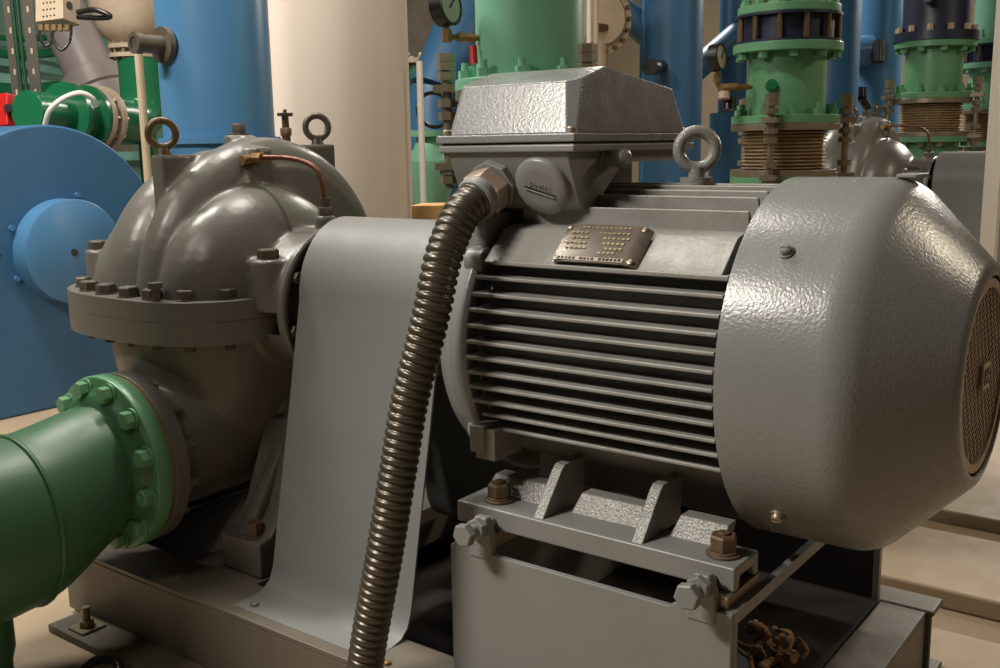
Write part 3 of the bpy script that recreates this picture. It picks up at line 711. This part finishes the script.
def zat(px, py, d): return W(px, py, d).z
def gauge(name_lab, c, nrm, r, stem_to, case=BLACKP):
    g_ = thing('pressure_gauge', name_lab, 'gauge', tuple(c-V((0, 0, r))))
    n_ = V(nrm).normalized()
    MB().lathe([(-.03, r*.95), (-.03, r), (.008, r), (.010, r*.86), (.004, r*.86), (.004, .001)], c, n_, 40).obj('case', case, g_)
    MB().lathe([(.0045, r*.85), (.006, r*.85), (.006, .001)], c, n_, 36).obj('dial', GLASS, g_)
    nd = MB(); u_, w_, a_ = frame(n_); nd.box(c+n_*.008+u_*r*.2+w_*r*.2, (.002, r*.9, .004), M((tuple(n_), tuple((u_+w_).normalized()), tuple((w_-u_).normalized()))).transposed()); nd.obj('needle', BLACKP, g_)
    MB().tube(bend([c-V((0, 0, r*.9))-n_*.01, V((c.x-n_.x*.01, c.y-n_.y*.01, stem_to.z)), stem_to], .02, 5), .008, 10).obj('stem', BRASS, g_)
    st_ = MB(); pz = c-V((0, 0, r+.02))-n_*.01; st_.cyl(pz-V((0, 0, .02)), pz+V((0, 0, .012)), .014, n=6); ax_ = (stem_to-V((c.x-n_.x*.01, c.y-n_.y*.01, stem_to.z)))
    st_.cyl(stem_to-ax_*.65, stem_to-ax_*.1, .013, n=6); st_.obj('fitting', BRASS, g_)
    return g_
# --- riser A: the near mint pipe behind the terminal box
d = 2.85; cA = W(530, 84, d); zA = cA.z-.02
rA = riser(cA.x, cA.y, zA, .15, 1.9, False, (MINT,), 'big mint green pipe rising right behind the terminal box', 'the big mint pipe behind the terminal box', rodsang=(212, 345, 85))
MB().cyl(W(473, 46, 2.76), W(474, 64, 2.76), .011, n=12).obj('red_cap', RED, rA)
gc = W(449, 6, 2.72)
gauge('black pressure gauge on brass elbow left of the big mint pipe', gc, tuple(_r*.85-_f*.55), .052, W(478, 38, 2.78))
# --- riser B
d = 4.; cB = W(785, 124, d); r_ = .148; zt = zat(789, 46, d)
riser(cB.x, cB.y, cB.z, r_, zt, True, (GREEN,), 'green flanged pipe spool between dark wafer valve and near bellows', 'the green spool right of the white-faced gauge', rodsang=(279, 30, 155))
hz = zat(790, 18, d)-zt
wafer_valve(cB.x, cB.y, zt, r_, hz, 'dark wafer valve with upright studs on the green spool right of centre')
pipe_above(cB.x, cB.y, zt+hz, r_*.93, 2.6, GREEN, 'green flanged pipe rising above the near dark wafer valve')
sb = thing('sensor_pipe', 'short green capped nipple on the front of the green spool', 'pipe fitting', tuple(W(770, 86, 3.8)))
MB().lathe([(0, .02), (.03, .02), (.03, .012)], W(770, 86, 3.86), -_f, 16).obj('nipple', GREEND, sb)
gc = W(720, 57, 3.85); gauge('white-faced pressure gauge on brass cock beside the blue pipes', gc, tuple(_r*.8-_f*.6), .052, W(752, 87, 3.9))
ck = thing('gauge_cock', 'small brass and black cock below the white-faced gauge', 'valve', tuple(W(726, 100, 3.86)))
MB().cyl(W(721, 88, 3.86), W(737, 87, 3.88), .016, n=8).obj('cock_body', BRASS, ck); MB().cyl(W(724, 92, 3.86), W(724, 99, 3.86), .022, n=16).obj('cap', TAN, ck); MB().cyl(W(729, 98, 3.9), W(729, 110, 3.9), .028, n=12).obj('handle', BLACKP, ck)
# --- riser C (navy valve above) and riser D
d = 6.0; cC = W(932, 99, d); r_ = .160; zt = zat(936, 43, d)
riser(cC.x, cC.y, cC.z, r_, zt, False, (GREEN,), 'green pipe spool under the navy valve at upper right', 'the spool of the navy valve', rodsang=(356, 215, 100), upper=True)
nv = thing('check_valve', 'large navy blue valve body with bolted flange at upper right', 'valve', (cC.x, cC.y, zt))
MB().lathe([(0, r_*.9), (0, r_*1.46), (.05, r_*1.46), (.055, r_*1.2), (.12, r_*1.16), (.5, r_*1.2), (.9, r_)], (cC.x, cC.y, zt), (0, 0, 1), 56).obj('valve_body', NAVY, nv)
for k in range(12):
    a = 2*PI*(k+.2)/12; b = MB(); o_ = V((cC.x+math.cos(a)*r_*1.3, cC.y+math.sin(a)*r_*1.3, zt+.05)); b.cyl(o_, o_+V((0, 0, .035)), .018, n=6); b.obj('flange_bolt', TAN, nv)
MB().cyl((cC.x, cC.y-.1, zt+.22), (cC.x+.02, cC.y-.3, zt+.22), .03, n=6).obj('side_plug', NAVY, nv)
d = 6.6; cD = W(992, 110, d); r_ = .15; zt = zat(992, 64, d); h_ = zat(992, 46, d)-zt
riser(cD.x, cD.y, cD.z, r_, zt, True, (MINT,), 'farthest green pipe spool at the right edge', 'the farthest spool at the right edge', rodsang=(200, 330, 85))
wafer_valve(cD.x, cD.y, zt, r_, h_, 'small dark wafer valve on the farthest green spool at right edge')
pipe_above(cD.x, cD.y, zt+h_, r_*.93, 2.6, MINT, 'pale green pipe above the farthest wafer valve at right edge')
# --- blue pipes
def blue_pipe(px, py, d, r, lab, z0=None, top=2.98, m=BLUE):
    p = W(px, py, d); z0 = (FLOOR if p.y < .8 else P2 if p.y < 5.2 else FLOOR) if z0 is None else z0
    v = thing('blue_pipe', lab, 'pipe', (p.x, p.y, z0))
    MB().cyl((p.x, p.y, z0), (p.x, p.y, top), r, n=64).obj('pipe_body', m, v)
    return v, p
v, p = blue_pipe(215, 60, 3.35, .18, 'wide bright blue vertical pipe directly behind the near pump')
zz = zat(216, 140, 3.35); MB().ring((p.x, p.y, zz-.012), (0, 0, 1), .198, .18, .02, 64).obj('weld_collar', BLUE, v)
q = MB(); a_ = -_r*.62-_f*.78; a_.z = 0; a_.normalize(); o_ = V((p.x, p.y, zat(175, 45, 3.2)))
q.cyl(o_+a_*.18, o_+a_*.2, .056, n=32); q.cyl(o_+a_*.195, o_+a_*.29, .028, n=24); q.ring(o_+a_*.27, a_, .032, .02, .025, 24); q.obj('branch_nipple', PUMPB, v)
v, p = blue_pipe(671, 60, 5.6, .172, 'thick blue vertical pipe with black side nozzle behind terminal box', m=BLUEM)
q = MB(); q.tube(bend([V((p.x, p.y, zat(640, 26, 5.6)))+V((-.05, -.04, -.1)), V(W(612, 2, 5.55)), V(W(560, -40, 5.5))], .1), .075, 24); q.obj('branch_pipe', BLUEM, v)
q = MB(); q.cyl(V((p.x+.03, p.y-.15, zat(655, 67, 5.5))), W(652, 67, 5.3), .032, n=24); q.cyl(W(654, 67, 5.3), W(650, 67, 5.24), .042, n=24); q.obj('nozzle', BLACKP, v)
MB().cyl(V((p.x-.09, p.y-.12, -.6)), V((p.x-.09, p.y-.175, 2.9)), .014, n=12).obj('seam_tube', BLUE, v)
v, p = blue_pipe(733, 60, 6.5, .09, 'slim blue vertical pipe with slanting branch behind the white-faced gauge', m=BLUEM)
MB().tube([W(742, 30, 6.4), W(700, 66, 6.3), W(670, 92, 6.2)], .075, 24).obj('branch_pipe', BLUEM, v)
MB().cyl(gvert(727, 110, 6.3, P2), W(727, 113, 6.3), .105, n=40).obj('lower_barrel', BLUEM, v)
v, p = blue_pipe(832, 60, 6.6, .17, 'dark blue vertical pipe right of the near green spool', m=BLUEM)
v, p = blue_pipe(878, 60, 7.0, .157, 'light blue vertical pipe behind the distant pump')
MB().cyl(W(853, 52, 6.9), W(872, 50, 6.9), .1, n=32).obj('side_boss', BLUE, v)
MB().cyl(W(879, 41, 6.8), W(878, 62, 6.8), .04, n=16).obj('black_plug', BLACKP, v)
dv = MB().cyl(W(861, 97, 6.78), W(868, 108, 6.82), .03, n=12).obj('drain_valve', BLACKP, v); MB().cyl(W(861, 88, 6.78), W(861, 98, 6.78), .04, n=12).obj('handle', BLACKP, dv)
# tall post, cabinet
ps_ = W(994, 170, 3.9)
po = thing('steel_post', 'white square steel post standing at the right edge', 'post', (ps_.x, ps_.y, P2))
MB().bx(ps_.x-.028, ps_.x+.028, ps_.y-.028, ps_.y+.028, P2+.01, 1.9).obj('shaft', WHITE, po, bevel=.003)
MB().bx(ps_.x-.07, ps_.x+.07, ps_.y-.07, ps_.y+.07, P2, P2+.01).obj('base_plate', STEEL, po)
# thin rods behind riser A, tan casing
tc_ = W(603, 22, 5.2)
tv = thing('valve_actuator', 'tan bolted casing between the big mint pipe and the thick blue pipe', 'actuator', (tc_.x, tc_.y, P2))
ax_ = (CAM-tc_); ax_.z = 0; ax_ = (ax_.normalized()+V((.5, .2, 0))).normalized()
MB().lathe([(-.2, .12), (-.02, .16), (-.02, .185), (.02, .185), (.02, .15), (.05, .13), (.05, .001)], tc_+V((-.03, 0, .02)), ax_, 48).obj('casing', TAN, tv, bevel=.003)
MB().cyl((tc_.x-.05, tc_.y, P2), (tc_.x-.05, tc_.y, tc_.z-.1), .07, n=24).obj('column', TAN, tv)
u_, w_, a_ = frame(ax_)
for k in range(18):
    a = 2*PI*k/18; o_ = tc_+V((-.03, 0, .02))+ax_*.02+(u_*math.cos(a)+w_*math.sin(a))*.168; b = MB(); b.cyl(o_, o_+ax_*.02, .012, n=6); b.obj('cover_bolt', RUSTEYE, tv)
MB().box(tc_+V((-.03, 0, -.03))+ax_*.055, (.03, .13, .03), None).obj('lug', RUST, tv)
for px, lab in ((589, 'thin white rod close behind the big mint pipe'), (596, 'thin tan rod in front of the tan bolted casing')):
    p = W(px, 30, 4.8)
    tag(MB().cyl((p.x, p.y, P2), (p.x, p.y, 2.98), .012, n=12).obj('steel_rod', WHITE if px == 589 else TAN), lab, 'rod')
# --- column and the gap to its right
cl = W(339, 60, 4.15)
tag(MB().cyl((cl.x, cl.y, FLOOR), (cl.x, cl.y, 2.998), .283, n=96).obj('round_column', COLM, sharp=60), 'thick smooth beige round column behind the pump', 'column')
pr = W(425, 25, 7.4)
struct(MB().bx(pr.x-1.2, pr.x+.35, pr.y, pr.y+.3, zat(425, 60, 7.4), 2.998).obj('trim_1', ROUGHW))
gv = thing('green_valve', 'mint green valve body seen between column and tie rods', 'valve', tuple(gvert(430, 160, 5.1, P2)))
o_ = W(430, 165, 5.1)
MB().lathe([(P2-o_.z, .07), (-.16, .09), (-.08, .13), (.02, .13), (.08, .08), (.14, .06), (.14, .10), (.17, .10)], o_, (0, 0, 1), 40).obj('valve_body', MINT, gv)
MB().torus(W(434, 110, 5.3), (.8, -.5, .2), .09, .01).obj('hand_wheel', BLACKP, gv)
gv2 = thing('green_pipe', 'deep green pipe with bolted top flange right of the beige column', 'pipe', tuple(gvert(416, 100, 6.6, P2)))
o_ = W(416, 64, 6.6)
MB().cyl((o_.x, o_.y, P2), (o_.x, o_.y, o_.z), .085, n=36).obj('pipe_body', GREEND, gv2)
MB().lathe([(0, .085), (0, .15), (.03, .15), (.03, .0)], o_, (0, 0, 1), 36).obj('flange', TAN, gv2)
for k in range(10):
    a = 2*PI*k/10; q_ = o_+V((math.cos(a)*.128, math.sin(a)*.128, .03)); MB().cyl(q_, q_+V((0, 0, .03)), .014, n=6).obj('flange_bolt', STEEL, gv2)
p = W(421, 120, 4.1)
tag(MB().cyl((p.x, p.y, FLOOR), (p.x, p.y, zat(418, 62, 4.1)), .013, n=14).obj('steel_rod', WHITE), 'thin pale upright rod right of the beige column', 'rod')
bp_ = thing('blue_pipe', 'slanting blue pipe between the beige column and the mint pipe', 'pipe', tuple(W(430, 100, 5.9)))
MB().tube([W(436, 92, 5.9), W(455, 45, 5.95), W(500, -70, 6.1)], .162, 48).obj('pipe_body', BLUEM, bp_)
MB().tube([W(436, 92, 5.9), W(433, 104, 5.9), gvert(433, 104, 5.9, P2)], .15, 40).obj('lower_leg', BLUEM, bp_)
wb = W(426, 206, 2.95)
ws = thing('wooden_stand', 'pale wooden block on a stand peeking over the coupling guard', 'wooden block', (wb.x, wb.y+.06, FLOOR))
MB().box((wb.x, wb.y+.05, wb.z-.022), (.125, .135, .05), Quaternion((0, 0, 1), .5).to_matrix()).obj('block', WOOD, ws, bevel=.002)
MB().bx(wb.x-.035, wb.x+.035, wb.y+.02, wb.y+.09, FLOOR, wb.z-.044).obj('leg', GREYD, ws)

# ================================================================== BACKGROUND, LEFT
# blue machine with domed cover
BMX = -3.55; bc = V((BMX, .745, -.06)); BR = .525
bm_ = thing('blue_machine', 'big round-ended blue machine casing on the floor at the left edge', 'machine', (-4.1, .7, FLOOR))
arc_ = [(bc.y+BR*math.cos(t), bc.z+BR*math.sin(t)) for t in [PI*i/40-.35+.7*(i/40)*.0 for i in range(0, 41)]]
arc_ = [(bc.y+BR*math.cos(t), bc.z+BR*math.sin(t)) for t in [(-.5)+(PI+1.)*i/48 for i in range(49)]]
poly = [(bc.y-BR*.86, FLOOR), (bc.y+BR*.86, FLOOR)]+arc_
MB().prism([V((BMX-.8, y, z)) for y, z in poly], (.8, 0, 0)).obj('casing', BLUEM, bm_, bevel=.012, seg=3)
MB().lathe([(0, .222), (.10, .222), (.106, .214), (.106, .001)], (BMX, bc.y+.03, bc.z-.008), (1, 0, 0), 72).obj('bearing_cover', BLUE, bm_, sharp=40)
b = MB(); b.cyl((BMX+.1, bc.y+.02, bc.z-.012), (BMX+.109, bc.y+.02, bc.z-.01), .015, n=16); b.obj('centre_hole', BLACK, bm_)
for a in (2.7, 3.6, 1.2, 0, 5): 
    o_ = V((BMX, bc.y+.03+.242*math.cos(a), bc.z+.242*math.sin(a))); MB().cyl(o_, o_+V((.012, 0, 0)), .012, n=12).obj('cover_screw', BLUE, bm_)
MB().bx(BMX-.002, BMX+.003, bc.y-.5, bc.y-.24, bc.z-.008, bc.z-.002).obj('seam', BLACK, bm_)
# two slotted uprights with green cables
for px0, px1, lab in ((8, 20, 'slotted steel upright nearest the left edge'), (26, 40, 'slotted steel upright right of the green cables')):
    a = W((px0+px1)/2, 60, 5.1); w_ = (px1-px0)/F*5.1
    t_ = thing('slotted_upright', lab, 'upright', (a.x, a.y, FLOOR))
    q = MB(); R_ = Quaternion((0, 0, 1), math.atan2(_r.y, _r.x)).to_matrix()
    w_ *= .8; q.box((a.x, a.y, 1.1), (w_, .006, 3.7), R_); q.box(V((a.x, a.y, 1.1))+R_ @ V((-w_/2, .02, 0)), (.006, .04, 3.7), R_); q.obj('angle_bar', UPR, t_)
    for k in range(12):
        q = MB(); q.box(V((a.x, a.y, .35+k*.1))+R_ @ V((0, -.004, 0)), (.010, .004, .028), R_); q.obj('slot', TAN, t_)
for px, lab in ((19, 'green cable running up beside the leftmost slotted upright'), (24, 'dark green cable between the two slotted uprights')):
    a = W(px, 60, 5.08); tag(MB().tube(spline([(a.x, a.y, FLOOR), (a.x+.02, a.y, .3), (a.x-.01, a.y, .9), (a.x+.01, a.y, 2.98)], 8), .010, 10).obj('green_cable', CABLEG, sharp=60), lab, 'cable')
# junction box
jb = W(58, 4, 4.6)
JR = M((tuple((_r*1+_f*-.35).normalized()), tuple((_f+_r*.35).normalized()), tuple(_u))).transposed()
tj = thing('junction_box', 'tan grey junction box with brass glands and black cable loops at top left', 'junction box', tuple(jb))
MB().box(jb+_u*.06, (.155, .11, .30), JR).obj('enclosure', TAN, tj, bevel=.004)
q = MB()
for i in range(4):
    for k in range(7): q.cyl(jb+JR @ V((-.03+.02*i, -.0545, -.07+.03*k)), jb+JR @ V((-.03+.02*i, -.0565, -.07+.03*k)), .0045, n=8)
q.obj('vent_holes', BLACK, tj)
for k in range(2): MB().cyl(jb+JR @ V((.0765, -.015, -.02+.06*k)), jb+JR @ V((.0795, -.015, -.02+.06*k)), .018, n=16).obj('side_hole', BLACK, tj)
for i in range(5): MB().cyl(W(41+i*6.5, 25, 4.56), W(41+i*6.5, 31, 4.56), .012, n=8).obj('gland', BRASS, tj)
for i, (xx, yy, w2) in enumerate(((44, 46, 8), (58, 50, 12))):
    MB().tube(spline([W(xx-w2*.6, 30, 4.56), W(xx-w2*.4, 40, 4.52), W(xx+w2*.3, yy, 4.5), W(xx+w2, 40, 4.52), W(xx+w2*1.1, 26, 4.58)], 8), .007, 8).obj('cable_loop', BLACKP, tj, sharp=60)
MB().tube(spline([W(78, 12, 4.56), W(95, 10, 4.5), W(110, 16, 4.5), W(100, 18, 4.52), W(78, 17, 4.56)], 8), .012, 10).obj('cable_loop', BLACKP, tj, sharp=60)
# slanted mauve pipe
mp = thing('slanted_pipe', 'slanting mauve-grey pipe with wide collar at upper left', 'pipe', tuple(W(95, 95, 6.5)))
dirm = (W(94, 80, 6.5)-W(62, 12, 6.5)).normalized()
MB().cyl(W(94, 80, 6.5)-dirm*1.0, W(94, 80, 6.5), .155, n=48).obj('pipe_body', MAUVE, mp)
MB().lathe([(0, .12), (0, .205), (.11, .208), (.12, .185), (.35, .185)], W(92, 75, 6.5), dirm, 48).obj('collar', MAUVE, mp, bevel=.004)
MB().cyl(W(92, 75, 6.5)+dirm*.3, gvert(100, 110, 6.6, FLOOR), .12, n=32).obj('lower_leg', GREYD, mp)
# butterfly valve with tan body and green elbow
LD = 5.6; k_ = LD/5.0
vt = W(130, 18, LD)
bvv = thing('tan_valve', 'tan cast valve body with bolted bottom flange left of the wide blue pipe', 'valve', tuple(W(134, 56, LD)))
MB().lathe([(zat(131, 55, LD)-vt.z, .085), (zat(131, 44, LD)-vt.z, .1), (zat(131, 38, LD)-vt.z, .145), (-.05, .185), (.05, .21), (.14, .22), (.2, .18), (.24, .12)], vt, (0, 0, 1), 48).obj('valve_body', TAN, bvv)
fo_ = W(134, 58, LD)
MB().lathe([(0, .07), (0, .13), (.022, .13), (.026, .09), (.044, .09), (.048, .13), (.07, .13), (.07, .0)], fo_, (0, 0, 1), 40).obj('flange', TAN, bvv)
for k in range(12):
    a = 2*PI*k/12; o_ = fo_+V((math.cos(a)*.113, math.sin(a)*.113, -.01)); MB().cyl(o_, o_+V((0, 0, .095)), .010, n=6).obj('flange_bolt', STEEL, bvv)
MB().cyl(vt+_u*.1-_f*.22, vt+_u*.1-_f*.18, .045, n=20).obj('red_disc', RED, bvv)
ge = thing('green_elbow', 'glossy deep green pipe elbow under the tan valve', 'pipe elbow', tuple(W(142, 130, LD)))
top_ = W(141, 59, LD); cor = W(141, 124, LD)
lf = W(102, 116, LD-.25)
ep = bend([top_, V((top_.x, top_.y, cor.z)), V((lf.x, lf.y, cor.z+.02))], .22, 14)
MB().tube(ep, .124, 48).obj('pipe_body', GREEND, ge, sharp=60)
MB().tube([V((top_.x, top_.y, cor.z)), V((top_.x+.0, top_.y, FLOOR))], .05, 20).obj('support', GREEND, ge)
e_ = V((lf.x, lf.y, cor.z+.02)); dl = (ep[-1]-ep[-2]).normalized()
fj = thing('flange_joint', 'tan bolted flange joint on the glossy green pipe run', 'flange joint', tuple(e_))
MB().lathe([(0, .11), (0, .17), (.03, .17), (.032, .135), (.07, .135), (.072, .17), (.10, .17), (.10, .11)], e_, dl, 48).obj('flange', TAN, fj)
u_, w_, a_ = frame(dl)
for k in range(10):
    a = 2*PI*k/10; o_ = e_+(u_*math.cos(a)+w_*math.sin(a))*.152; MB().cyl(o_-dl*.02, o_+dl*.12, .011, n=6).obj('flange_bolt', STEEL, fj)
gr2 = thing('green_pipe', 'deep green flanged pipe running left from the tan flange joint', 'pipe', tuple(e_+dl*.3))
MB().lathe([(.102, .1), (.102, .165), (.13, .165), (.13, .12), (.24, .12), (.24, .165), (.27, .165), (.27, .10), (.5, .10)], e_, dl, 48).obj('pipe_body', GREEND, gr2, bevel=.002)
tag(MB().tube(spline([W(44, 128, 4.65), W(50, 110, 4.6), (W(64, 98, 4.6)), W(80, 93, 4.62), W(92, 98, 4.66), W(96, 106, 4.7)], 8), .012, 10).obj('white_hose', WHITE, sharp=60), 'white hose arching over the green pipe at upper left', 'hose')
a = W(142, 100, 4.0)
tag(MB().cyl((a.x, a.y, FLOOR), (a.x, a.y, zat(136, 47, 4.)), .016, n=16).obj('steel_rod', TAN), 'pale upright rod between the green elbow and the wide blue pipe', 'rod')
rd = thing('red_fitting', 'red fitting with a round hole low at the left edge', 'fitting', tuple(W(4, 120, 5)))
MB().box(W(4, 112, 5.0), (.14, .1, .16), JR).obj('housing', RED, rd, bevel=.008); MB().cyl(W(8, 108, 4.93), W(8, 108, 4.91), .02, n=16).obj('hole', BLACK, rd)
tm = thing('teal_tank', 'pale teal tank with dark piping behind the slotted uprights', 'tank', tuple(gvert(30, 60, 8.0, FLOOR)))
o_ = gvert(30, 60, 8.0, 0)
MB().lathe([(FLOOR, .0), (FLOOR, .75), (.9, .75), (1.05, .65), (1.15, .3)], o_, (0, 0, 1), 56).obj('shell', TEAL, tm)
for yy, rr_ in ((88, .05), (52, .03), (36, .02)):
    MB().tube(spline([W(-20, yy, 7.1), W(25, yy+3, 7.1), W(60, yy, 7.1)], 6), rr_, 14).obj('dark_pipe', GREEND, tm, sharp=60)
grb = thing('grey_rack', 'pale green steel shelf behind the green elbow', 'rack', tuple(gvert(130, 156, 6.0, FLOOR)))
o_ = W(130, 156, 6.0); MB().box((o_.x, o_.y, o_.z), (.34, .2, .05), M.Rotation(.6, 3, 'Z')).obj('shelf', TEAL, grb); MB().bx(o_.x-.05, o_.x+.05, o_.y-.05, o_.y+.05, FLOOR, o_.z).obj('leg', TEAL, grb)

# ================================================================== LIGHTS
def lamp(name, loc, tgt, sx, sy, watts, col=(1, .925, .835)):
    l = bpy.data.lights.new(name, 'AREA'); l.shape = 'RECTANGLE'; l.size = sx; l.size_y = sy; l.energy = watts; l.color = col
    o = bpy.data.objects.new(name, l); COL.objects.link(o); o.location = loc
    d_ = V(tgt)-V(loc); o.rotation_euler = d_.to_track_quat('-Z', 'Y').to_euler(); return o
lamp('ceiling_lamp_key', (-1.3, -1.32, 1.62), (-.8, 0, -.2), 1.15, .07, 12)
lamp('ceiling_lamp_front', (-1.75, -2.5, 2.4), (-.4, 0, 0), .9, .10, 118)
lamp('ceiling_lamp_middle', (-1.8, .5, 2.8), (-1.8, .9, 0), 1.3, .15, 68)
lamp('ceiling_lamp_rear', (-3.3, 5.0, 2.8), (-3.3, 5.0, 0), 1.3, .2, 110)
lamp('ceiling_lamp_far', (-.2, 7.8, 2.3), (-.3, 4.0, 0), 1.3, .2, 130)
lamp('ceiling_lamp_left', (-3.2, -.3, 2.8), (-3.8, 1.0, 0), 1.3, .2, 115, (1, .95, .86))
lamp('side_fill', (2.8, 3.2, 2.8), (1.0, 1.2, 0), 1.3, .2, 46, (1, .84, .64))  # added warm fill for the fan cover end, stands in for bounced light
w = bpy.data.worlds.new('world'); S.world = w; w.use_nodes = True
w.node_tree.nodes['Background'].inputs[0].default_value = (1, .88, .72, 1); w.node_tree.nodes['Background'].inputs[1].default_value = .02
S.view_settings.view_transform = 'Standard'; S.view_settings.look = 'None'; S.view_settings.gamma = 1; S.view_settings.exposure = .12; S.view_settings.use_curve_mapping = False
S.cycles.use_denoising = True
S.cycles.max_bounces = 5; S.cycles.diffuse_bounces = 3
for o in S.objects:
    if '_o' in o: del o['_o']
